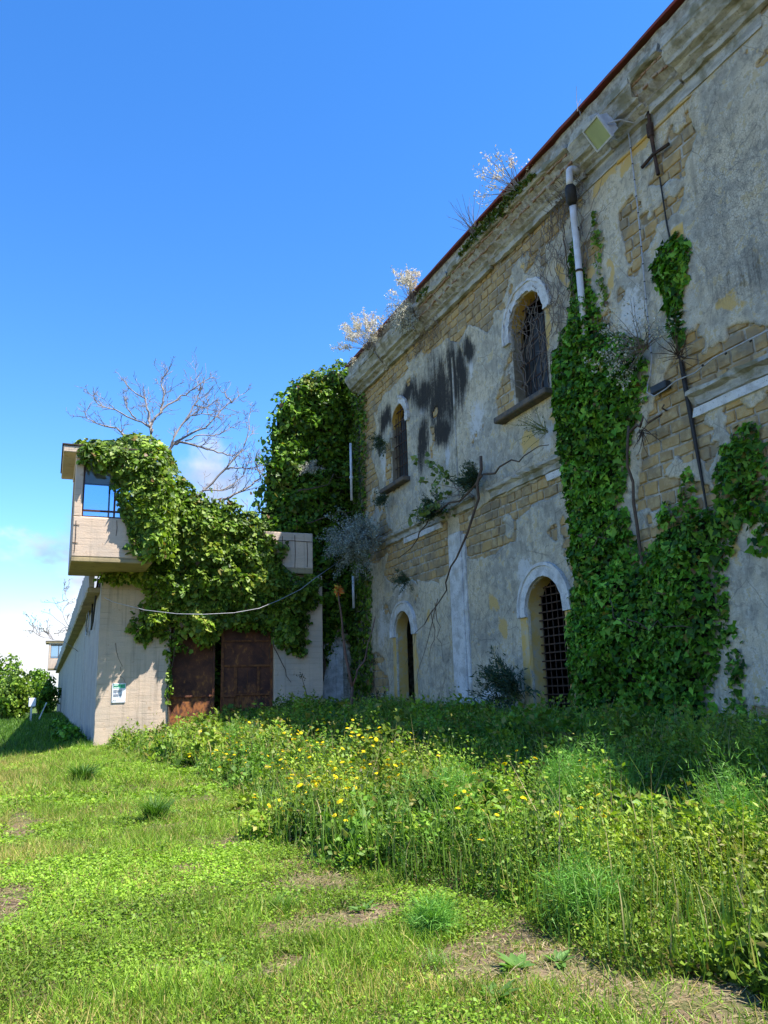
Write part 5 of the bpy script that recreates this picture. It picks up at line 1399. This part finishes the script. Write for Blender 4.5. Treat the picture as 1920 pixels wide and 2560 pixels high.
db = thing('fallen_branch', 'long dark dead branch hanging slantwise across the pilaster', 'branch', (11.3, 20, 7.6))
main = wander((11.35, 19.6, 8.2), (11.2, 19.9, 6.6), 4, .03, 3) + wander((11.1, 20.2, 6.0), (10.9, 22.9, 3.6), 8, .05, 4)
MB().tube(main, list(np.linspace(.05, .012, len(main))), 6).build('main_stem', M['bark'], db, True)
for i, q in enumerate((((10.95, 22.0, 4.3), (10.9, 23.8, 1.7)), ((10.95, 22.4, 4.0), (10.8, 24.3, 2.4)), ((10.95, 22.2, 4.2), (10.9, 21.7, 2.4)), ((10.95, 22.5, 3.9), (10.9, 22.9, 2.1)))):
    pts = wander(*q, 7, .05, 10 + i); MB().tube(pts, list(np.linspace(.014, .004, len(pts))), 5).build('twig', M['bark'], db, True)
pts = wander((11.3, 19.5, 7.6), (11.4, 26.0, 6.2), 12, .07, 21); MB().tube(pts, list(np.linspace(.04, .012, len(pts))), 6).build('side_stem', M['bark'], db, True)
pts = wander((11.3, 19.4, 7.6), (11.5, 16.4, 7.6), 9, .06, 22); MB().tube(pts, list(np.linspace(.035, .01, len(pts))), 6).build('side_stem', M['bark'], db, True)

# tall bare stems in the weeds by the gate
ts = thing('tall_weed', 'tall forked reddish stem topped by an orange leaf tuft', 'plant', (8.9, 24.1, .6))
A = wander((8.9, 24.1, .4), (8.88, 24.1, 1.75), 4, .02, 1)
MB().tube(A, list(np.linspace(.06, .05, len(A))), 6).build('main_stem', M['bark_red'], ts, True)
A = wander((8.88, 24.1, 1.75), (8.45, 24.1, 4.75), 9, .02, 2); MB().tube(A, list(np.linspace(.05, .022, len(A))), 6).build('main_stem', M['bark_red'], ts, True); top = np.array(A[-1])
A = wander((8.88, 24.1, 1.75), (9.75, 24.2, 3.95), 8, .03, 3); MB().tube(A, list(np.linspace(.035, .015, len(A))), 6).build('side_stem', M['bark_red'], ts, True)
r_ = np.random.default_rng(3); n = 60; dv = r_.normal(0, 1, (n, 3)) + np.array([0, 0, .4]); dv /= np.linalg.norm(dv, axis=1, keepdims=True)
cl = np.where((r_.random(n) < .65)[:, None], np.array([.60, .16, .03]), np.array([.55, .42, .08]))
tri_obj('leaf_tuft', [scatter(DIA_V, DIA_F, top + dv * .04, frames(r_.normal(0, 1, (n, 3)), dv), .19 * r_.uniform(.6, 1.2, n), cl)], M['petal'], ts)
for i, (p, q, lab) in enumerate((((9.0, 28.6, .5), (8.6, 28.7, 2.2), 'short dark seeding stalk leaning before the concrete end pier'), ((10.6, 26.2, .9), (10.5, 26.3, 2.6), 'thin dark seeding stalk before the open doorway'))):
    t = thing('tall_weed', lab, 'plant', p); A = wander(p, q, 6, .02, 30 + i)
    MB().tube(A, list(np.linspace(.02, .01, len(A))), 5).build('main_stem', M['bark'], t, True)
    n = 40; ps = np.array(A[-1]) + r_.normal(0, .06, (n, 3))
    tri_obj('seed_head', [scatter(DIA_V, DIA_F, ps, frames(r_.normal(0, 1, (n, 3)), r_.normal(0, 1, (n, 3))), np.full(n, .08), np.tile([.07, .06, .03], (n, 1)))], M['herb'], t)

# ------------------------------------------------------------------ meadow, lawn, weeds
def edge_x(y):
    return np.interp(y, [2, 3.8, 5.3, 7.3, 10, 13, 16, 20, 25, 29, 31], [3.1, 2.9, 2.75, 2.15, 2.3, 2.85, 3.0, 2.6, 2.2, 1.95, 1.9]) + .9 * fbm(y * .9, y * 0 + 3, 301, 4)

def in_view(x, y, m=R(38)):
    az_ = np.arctan2(x, y) - HEAD
    return (np.abs(az_) < m) & (y > 1.5)

def spread(n_per, r0, r1, seed, x0=-4, x1=11.75, y0=1.8, y1=30.1):
    r_ = np.random.default_rng(seed)
    n = int((x1 - x0) * (y1 - y0) * n_per)
    x = r_.uniform(x0, x1, n); y = r_.uniform(y0, y1, n); rr = np.hypot(x, y)
    ok = in_view(x, y) & (rr >= r0) & (rr < r1)
    return x[ok], y[ok], r_

bare_spots = [(2.9, 4.15, .6, .4), (3.05, 3.45, .55, .35), (2.55, 4.9, .45, .3), (2.3, 5.75, .42, .25), (1.75, 5.9, .5, .22), (1.45, 5.1, .45, .28), (1.5, 10.8, .45, .4), (2.55, 4.55, .5, .35), (2.9, 3.75, .5, .3), (1.95, 9.3, .3, .3), (2.9, 5.0, .4, .3), (-.25, 7.6, .25, .9), (-.2, 12.5, .3, 1.6), (2.3, 13.5, .4, .5), (.9, 13.6, .3, .3), (2.2, 7.0, .4, .3)]
def bareness(x, y):
    b_ = np.zeros(len(x))
    xw = x + .5 * fbm(x * 2.5, y * 2.5, 411, 4); yw = y + .5 * fbm(x * 2.5, y * 2.5, 412, 4)
    for cx, cy, rx, ry in bare_spots: b_ = np.maximum(b_, smooth(1.5 * (1.15 - np.hypot((xw - cx) / rx, (yw - cy) / ry))))
    return np.maximum(b_, smooth((fbm(x * .8, y * .8, 415, 4) - .2) / .1) * .7)

def veg_h(x, y):
    e = x - edge_x(y) + .9 * fbm(x * 2.2, y * 2.2, 425, 3)
    h = np.interp(y, [5, 9, 14], [.47, .53, .60]) * smooth(e / .8) * np.clip(.85 + 1.25 * fbm(x * .8, y * .8, 421, 3) + .9 * fbm(x * 2.4, y * 2.4, 422, 3), .25, 1.7)
    h = h * (1 - .3 * smooth((x - 8.5) / 2.5))
    return h * smooth((30.1 - y) / .6 + .55)

# lawn of clover and short grass
lawn = []
for i, (dn, a, c, ls, bs) in enumerate(((11000, 0, 6.2, .0165, .062), (5600, 6.2, 9, .021, .075), (2600, 9, 14, .031, .10), (900, 14, 31, .058, .14))):
    x, y, r_ = spread(dn, a, c, 500 + i, -4.5, 4.2)
    ok = (x < edge_x(y) + .35) & ~((x > 1.5) & (y > 30)) & (r_.random(len(x)) > bareness(x, y) * .93)
    x, y = x[ok], y[ok]; n = len(x); z = gz(x, y)
    pn = fbm(x * .7, y * .7, 431, 4); cl = r_.random(n) < np.clip(.33 + pn * 2.4, .04, .8)
    tone = 1.3 * fbm(x * 1.3, y * 1.3, 433, 4) + .5 * fbm(x * 5, y * 5, 434, 3) + .12
    # clover leaflets
    k = cl; m_ = k.sum()
    ps = np.stack([x[k], y[k], z[k] + r_.uniform(.01, .055, m_)], 1)
    col = np.array([(.19, .31, .03), (.235, .355, .035), (.14, .24, .025)])[r_.integers(0, 3, m_)] * r_.uniform(.75, 1.25, (m_, 1)) * (1 + .9 * tone[k])[:, None]
    nr = r_.normal(0, .42, (m_, 3)) + np.array([0, 0, 1]); s_ = ls * r_.uniform(.7, 1.4, m_)
    lawn.append(scatter(LEAF_V, LEAF_F, ps, frames(nr, r_.normal(0, 1, (m_, 3))), np.stack([s_ * 1.15, s_, s_], 1), col))
    # blades
    k = ~cl; m_ = k.sum()
    ps = np.stack([x[k], y[k], z[k] - .005], 1)
    dry = r_.random(m_) < (.16 + .40 * smooth((.4 - x[k]) / 1.2) + .3 * smooth((fbm(x[k] * .9, y[k] * .9, 439, 3) - .02) / .15))
    col = np.where(dry[:, None], np.array([.36, .30, .10]), np.array([(.18, .29, .03), (.235, .35, .04), (.13, .22, .025)])[r_.integers(0, 3, m_)]) * r_.uniform(.75, 1.25, (m_, 1)) * (1 + .8 * tone[k])[:, None]
    ld = r_.normal(0, .8, (m_, 3)) + np.array([0, 0, 1.0]); nr = r_.normal(0, 1, (m_, 3)); L = bs * r_.uniform(.5, 1.9, m_) * np.clip(1 + 2.2 * fbm(x[k] * 1.8, y[k] * 1.8, 437, 3), .5, 2.2)
    lawn.append(scatter(BLADE_V, BLADE_F, ps, frames(nr, ld), np.stack([np.maximum(.006, ls * .16) * np.ones(m_), L, L], 1), col))
r_ = np.random.default_rng(530); n = 42000
y = 29.5 + 62 * r_.random(n) ** 1.5; x = r_.uniform(-9, 1.6, n); z = gz(x, y); L = r_.uniform(.10, .34, n) * (1 + (y - 29) * .015)
lawn.append(scatter(BLADE_V, BLADE_F, np.stack([x, y, z], 1), frames(r_.normal(0, 1, (n, 3)), r_.normal(0, .4, (n, 3)) + np.array([0, 0, 1])), np.stack([.02 + (y - 29) * .0012, L, L], 1),
            np.array([(.09, .18, .025), (.13, .24, .03), (.07, .14, .02)])[r_.integers(0, 3, n)] * r_.uniform(.7, 1.3, (n, 1)) * (1 + .6 * fbm(x * .8, y * .4, 71))[:, None]))
tag(tri_obj('lawn_grass', lawn, M['grass']), 'short bright green clover and grass covering the path area', 'grass', kind='stuff')

# straw litter on the bare soil
x, y, r_ = spread(900, 0, 13, 540, -1, 4.2)
ok = (bareness(x, y) > .25) | (np.abs(x - edge_x(y) - .15) < .22)
x, y = x[ok], y[ok]; n = len(x)
ld = r_.normal(0, 1, (n, 3)) * np.array([1, 1, .12]); L = r_.uniform(.04, .14, n)
tag(tri_obj('straw_litter', [scatter(BLADE_V, BLADE_F, np.stack([x, y, gz(x, y) + .012], 1), frames(r_.normal(0, .3, (n, 3)) + np.array([0, 0, 1]), ld), np.stack([np.full(n, .005), L, L], 1),
    np.array([(.38, .28, .15), (.28, .19, .11), (.46, .37, .22)])[r_.integers(0, 3, n)] * r_.uniform(.7, 1.2, (n, 1)))], M['grass']), 'dry straw and dead stalks lying on the bare soil', 'straw', kind='stuff')

# leafy herbs of the meadow
herbs, stalk = [], []
for i, (dn, nl, a, c, ls) in enumerate(((330, 32, 0, 7, .038), (190, 26, 7, 12, .052), (100, 20, 12, 19, .08), (60, 16, 19, 33, .115))):
    x, y, r_ = spread(dn, a, c, 560 + i, 1.5, 11.7)
    h = veg_h(x, y); ok = h > .08
    x, y, h = x[ok], y[ok], h[ok]; n = len(x)
    kind = fbm(x * .9, y * .9, 441, 3) + r_.normal(0, .10, n)
    H = h * r_.uniform(.4, 1.45, n) * (1 + .35 * (r_.random(n) < .06)); lean = r_.normal(0, .16, (n, 2))
    t = r_.uniform(.05, 1, (n, nl)) ** .9
    px_ = x[:, None] + lean[:, :1] * t * H[:, None] + r_.normal(0, .035, (n, nl)) * (1 + ls * 6); py_ = y[:, None] + lean[:, 1:] * t * H[:, None] + r_.normal(0, .035, (n, nl)) * (1 + ls * 6)
    pz_ = gz(x, y)[:, None] + t * H[:, None]
    ps = np.stack([px_, py_, pz_], -1).reshape(-1, 3); m_ = len(ps)
    kk = np.repeat(kind, nl); tt = t.ravel()
    base = np.where((kk > .08)[:, None], np.array([.24, .35, .035]), np.where((kk < -.08)[:, None], np.array([.11, .235, .028]), np.array([.165, .30, .03])))
    xr = np.repeat(x, nl); yr = np.repeat(y, nl)
    ylw = smooth((fbm(xr * .5 + 8, yr * .5, 447, 3) + .0 + .25 * (np.exp(-((xr - 4.2) ** 2 + (yr - 4.2) ** 2) / .8))) / .16)[:, None]
    base = base * (1 - .4 * ylw) + np.array([.30, .36, .04]) * .4 * ylw
    col = base * r_.uniform(.7, 1.3, (m_, 1)) * (.9 + .2 * tt)[:, None]  # lower leaves coloured darker, in place of shade between the plants
    tipc = (tt > .88) & (r_.random(m_) < .22)
    col[tipc] = np.array([.33, .31, .08]) * r_.uniform(.7, 1.2, (tipc.sum(), 1))
    dead = (tt < .35) & (r_.random(m_) < .22); col[dead] = np.array([.22, .15, .07]) * r_.uniform(.6, 1.2, (dead.sum(), 1))
    # patches of different plants: leaf size and width change from clump to clump
    pl_ = vnoise(xr * 2.2 + r_.normal(0, .08, m_), yr * 2.2 + r_.normal(0, .08, m_), 461); pw_ = vnoise(xr * 1.7, yr * 1.7 + r_.normal(0, .08, m_), 463)
    s_ = ls * r_.uniform(.5, 1.4, m_) * (.55 + 1.35 * pl_ ** 2)
    col = col * (.35 + .95 * vnoise(xr * 3.1, yr * 3.1, 465) ** 1.2)[:, None] * np.array([1.0, .96, .9])
    herbs.append(scatter(DIA_V, DIA_F, ps, frames(r_.normal(0, .62, (m_, 3)) + np.array(SUN) * .75, r_.normal(0, 1, (m_, 3)) + np.array([0, 0, .35])), np.stack([s_ * (.45 + 1.4 * pw_), s_, s_], 1), col))
    # stems
    ld = np.stack([lean[:, 0], lean[:, 1], np.ones(n)], 1)
    if i: stalk.append(scatter(BLADE_V, BLADE_F, np.stack([x, y, gz(x, y)], 1), frames(r_.normal(0, 1, (n, 3)), ld), np.stack([np.full(n, .003 + ls * .035), H * 1.03, H * .1], 1), np.array([.055, .075, .02]) * r_.uniform(.6, 1.3, (n, 1))))
tag(tri_obj('meadow_herbs', herbs + stalk, M['herb']), 'tall leafy weeds filling the meadow between path and building', 'weeds', kind='stuff')

# long grass and dry stalks
gr = []
for i, (dn, a, c, w) in enumerate(((300, 0, 8, .009), (100, 8, 14, .013), (45, 14, 32, .02))):
    x, y, r_ = spread(dn, a, c, 580 + i, 1.8, 11.7)
    h = veg_h(x, y); ok = (h > .05) & (fbm(x * 1.1, y * 1.1, 451, 3) + .25 * smooth((x - 7) / 3) + .2 * (np.abs(x - edge_x(y) - .5) < .5) + r_.normal(0, .08, len(x)) > .07)
    x, y, h = x[ok], y[ok], h[ok]; n = len(x)
    x = x + r_.normal(0, .03, n); L = (h * .6 + .3) * r_.uniform(.5, 1.35, n)
    dry = r_.random(n) < .12
    col = np.where(dry[:, None], np.array([.42, .35, .15]), np.array([(.12, .23, .03), (.16, .28, .035), (.20, .31, .06)])[r_.integers(0, 3, n)]) * r_.uniform(.7, 1.25, (n, 1))
    a_ = r_.vonmises(3.6, .5, n); tl = r_.uniform(.2, 1.1, n)
    ld = np.stack([np.cos(a_) * tl, np.sin(a_) * tl, np.ones(n)], 1); nr = np.stack([-np.cos(a_), -np.sin(a_), tl], 1)
    nr = -nr
    gr.append(scatter([(-.5, 0, 0), (.5, 0, 0), (-.45, .45, .03), (.45, .45, .03), (-.3, .76, .24), (.3, .76, .24), (0, .92, .58)], [(0, 1, 3), (0, 3, 2), (2, 3, 5), (2, 5, 4), (4, 5, 6)],
                      np.stack([x, y, gz(x, y)], 1), frames(nr, ld), np.stack([w * r_.uniform(.7, 1.4, n), L, -L], 1), col))
tag(tri_obj('tall_grass', gr, M['grass']), 'long arching grass blades among the meadow weeds', 'grass', kind='stuff')
x, y, r_ = spread(5, 0, 30, 590, 2.4, 11.6)
ok = veg_h(x, y) > .2; x, y = x[ok], y[ok]; n = len(x)
L = r_.uniform(.5, 1.15, n); ld = r_.normal(0, .28, (n, 3)) + np.array([0, 0, 1])
tag(tri_obj('dry_stalks', [scatter(BLADE_V, BLADE_F, np.stack([x, y, gz(x, y)], 1), frames(r_.normal(0, 1, (n, 3)), ld), np.stack([np.full(n, .012), L, L * .6], 1), np.array([.40, .32, .18]) * r_.uniform(.5, 1.2, (n, 1)))], M['grass']),
    'thin straw-coloured dead stalks leaning in the weeds', 'stalks', kind='stuff')

# fennel: feathery plants
def fennel(label, x, y, h, rad, seed, n=5200, top=None):
    r_ = np.random.default_rng(seed); z0 = float(gz(x, y)); t = thing('fennel_plant', label, 'fennel', (x, y, z0))
    st = MB(); ps, dr = [], []
    for k in range(16):
        a = r_.uniform(0, 6.28); d = np.array([math.cos(a) * r_.uniform(.1, .7), math.sin(a) * r_.uniform(.1, .7), 1.0]); d /= np.linalg.norm(d)
        L = h * r_.uniform(.6, 1.1); p = np.array([x, y, z0]); pts = [p]
        for s in range(5): d = d + r_.normal(0, .08, 3); d /= np.linalg.norm(d); p = p + d * L / 5; pts.append(p)
        st.tube(pts, list(np.linspace(.007, .003, 6)), 4, False); pa = np.array(pts)
        q = r_.uniform(.3, 1, n // 16) ** .7; i0 = np.minimum((q * 5).astype(int), 4); fr = (q * 5 - i0)[:, None]
        c_ = pa[i0] * (1 - fr) + pa[i0 + 1] * fr
        # filaments sprout in flat sprays
        br_ = r_.normal(0, 1, (60, 3)); br_ /= np.linalg.norm(br_, axis=1, keepdims=True); w = r_.integers(0, 60, len(c_))
        ps.append(c_ + br_[w] * (r_.uniform(0, 1, len(c_)) * rad)[:, None]); dr.append(br_[w] + r_.normal(0, .45, (len(c_), 3)) + np.array([0, 0, .3]))
    st.build('stems', M['stem'], t, fix=False)
    ps = np.concatenate(ps); dr = np.concatenate(dr); m_ = len(ps)
    col = np.array([.15, .33, .05]) * r_.uniform(.7, 1.35, (m_, 1)); L = r_.uniform(.04, .10, m_)
    tag(tri_obj('foliage', [scatter([(-.5, 0, 0), (.5, 0, 0), (0, 1, 0)], [(0, 1, 2)], ps, frames(r_.normal(0, 1, (m_, 3)), dr), np.stack([np.full(m_, .006), L, L], 1), col)], M['herb'], t), kind='stuff')
fennel('broad feathery fennel clump amid the yellow flowers in front of the shade line', 3.85, 7.7, .78, .28, 1)
fennel('tall feathery fennel standing at the edge of the building shade', 5.0, 7.2, .98, .22, 2)
fennel('slim feathery fennel beside the tall one', 5.35, 7.0, .85, .2, 7)
fennel('large feathery fennel at the near edge of the shade', 5.1, 5.15, .85, .3, 3, 6500)
fennel('far feathery fennel growing before the rusty gate', 4.3, 19.5, .9, .3, 4)
fennel('low fennel tuft at the foot of the near weeds', 3.35, 4.75, .42, .22, 5, 3500)
fennel('small fennel seedling on the lawn near the bare soil', 2.45, 5.2, .16, .16, 6, 2600)

# yellow flowers
r_ = np.random.default_rng(900)
pv, pf_, cvs = [], [], []
n = 14; a_ = np.arange(n) * 6.283 / n
rot_ = frames(np.stack([np.cos(a_) * .25, np.sin(a_) * .25, np.ones(n)], 1), np.stack([np.cos(a_), np.sin(a_), np.full(n, .12)], 1))
V_, F_, C_ = scatter(DIA_V, DIA_F, np.zeros((n, 3)), rot_, np.full(n, 1.0), np.tile([.95, .74, .012], (n, 1)))
V2, F2, C2 = scatter(DIA_V, DIA_F, np.zeros((n, 3)) + np.array([0, 0, .06]), rot_, np.full(n, .55), np.tile([.92, .60, .01], (n, 1)))
head_me = np_mesh('flower_head', *(lambda v, f, c: (v, f, np.full(len(f), 3), c))(*join([(V_, F_, C_), (V2, F2, C2)]))); head_me.materials.append(M['petal'])
spots = []
while len(spots) < 120:
    x = r_.uniform(2.4, 6.2); y = r_.uniform(6.0, 21)
    if veg_h(np.array([x]), np.array([y]))[0] < .2 or (x > 5.2 - .02 * (y - 8) and y < 14): continue
    if r_.random() > .2 + .8 * math.exp(-((x - 3.8) / 1.5) ** 2 - ((y - 12.0) / 5.0) ** 2): continue
    spots.append((x, y))
spots += [(3.9, 5.6), (3.95, 5.7), (4.05, 5.5), (3.6, 6.2), (4.4, 6.6), (2.6, 7.5), (2.75, 7.9), (2.9, 8.2), (3.3, 6.6), (4.6, 7.3)]
for i, (x, y) in enumerate(spots):
    z0 = float(gz(x, y)); hh = float(veg_h(np.array([x]), np.array([y]))[0])
    t = thing('yellow_flower', 'yellow daisy-like wildflower standing in the meadow weeds', 'flower', (x, y, z0), 'yellow wildflowers in the meadow')
    st = MB()
    for k in range(int(r_.integers(1, 4))):
        tx, ty, tz = x + r_.normal(0, .09), y + r_.normal(0, .09), z0 + hh * r_.uniform(.95, 1.5) + .06
        st.tube([(x, y, z0), (x + (tx - x) * .4, y + (ty - y) * .4, z0 + (tz - z0) * .55), (tx, ty, tz)], [.004, .003, .0025], 4, False)
        o = bpy.data.objects.new('flower_head', head_me); COL.objects.link(o); o.parent = t; o.matrix_parent_inverse = Matrix.Translation(-Vector(t.location))
        s_ = float(r_.uniform(.014, .032)) * (1 + .035 * y)
        o.location = (tx, ty, tz); o.rotation_euler = (float(r_.normal(.25, .35)), float(r_.normal(-.1, .35)), float(r_.uniform(0, 6))); o.scale = (s_, s_, s_)
    st.build('stem', M['stem'], t, fix=False)

# broad-leaved rosettes and tufts on the lawn
def rosette(name, label, x, y, n, L, w, col, seed, rise=.5, tv=LEAF_V, tf=LEAF_F):
    r_ = np.random.default_rng(seed); z0 = float(gz(x, y)); t = thing(name, label, 'weed' if name != 'grass_tuft' else 'grass', (x, y, z0))
    a = r_.uniform(0, 6.28, n); e = r_.uniform(.25, 1, n) * rise
    ld = np.stack([np.cos(a), np.sin(a), e], 1); nr = np.stack([-np.cos(a) * e, -np.sin(a) * e, np.ones(n)], 1) + r_.normal(0, .2, (n, 3))
    s_ = L * r_.uniform(.6, 1.2, n)
    if n > 60:
        tag(tri_obj('blades', [scatter(tv, tf, np.tile([x, y, z0], (n, 1)) + r_.normal(0, .05, (n, 3)) * np.array([1, 1, 0]), frames(nr, ld), np.stack([s_ * w, s_, s_], 1), np.array(col) * r_.uniform(.7, 1.3, (n, 1)))], M['grass'], t), kind='stuff')
    else:
        for i in range(n):
            V_, F_, C_ = scatter(tv, tf, np.array([[x + .02 * math.cos(a[i]), y + .02 * math.sin(a[i]), z0 + .01]]), frames(nr[i:i+1], ld[i:i+1]), np.array([[s_[i] * w, s_[i], s_[i]]]), np.array([col]) * r_.uniform(.8, 1.2))
            link('leaf', np_mesh('leaf', V_, F_, np.full(len(F_), 3), C_), M['herb'], t)
BL2 = [(-.5, 0, 0), (.5, 0, 0), (-.42, .5, -.03), (.42, .5, -.03), (0, 1, -.3)]
rosette('grass_tuft', 'dark upright grass tuft on the lawn left of the flowers', 1.45, 11.6, 420, .42, .028, (.085, .18, .03), 1, 2.6, BL2, BLADE_F)
rosette('grass_tuft', 'leafy dark weed tuft on the path near the wall corner', .75, 17.2, 300, .45, .06, (.07, .15, .025), 2, 2.2, BL2, BLADE_F)
rosette('grass_tuft', 'lush grass tuft at the front of the lawn', 1.75, 6.35, 160, .17, .03, (.11, .22, .03), 3, 2.2, BL2, BLADE_F)
rosette('grass_tuft', 'small grass tuft beside the lowest bare soil patch', 2.2, 4.65, 110, .15, .03, (.12, .24, .03), 4, 2.2, BL2, BLADE_F)
for i, (x, y, L, lab) in enumerate(((1.05, 5.35, .13, 'mallow rosette with round dull leaves at the lower left lawn'), (2.25, 5.95, .15, 'broad-leaved weed sprouting from the bare soil strip'), (1.6, 7.3, .13, 'plantain rosette in the middle of the lawn'),
                                  (2.6, 4.4, .2, 'broad dock leaves before the near tall weeds'), (2.25, 4.05, .2, 'big dock rosette at the lower picture edge'), (1.25, 9.4, .13, 'small rosette on the lawn below the dark tuft'), (1.8, 12.2, .2, 'floppy dock plant at the edge of the flowering weeds'),
                                  (2.85, 4.35, .15, 'bright low weed on the straw-covered soil'))):
    rosette('broadleaf_weed', lab, x, y, 18, L * .62, .55, (.12, .23, .05), 30 + i, .55)
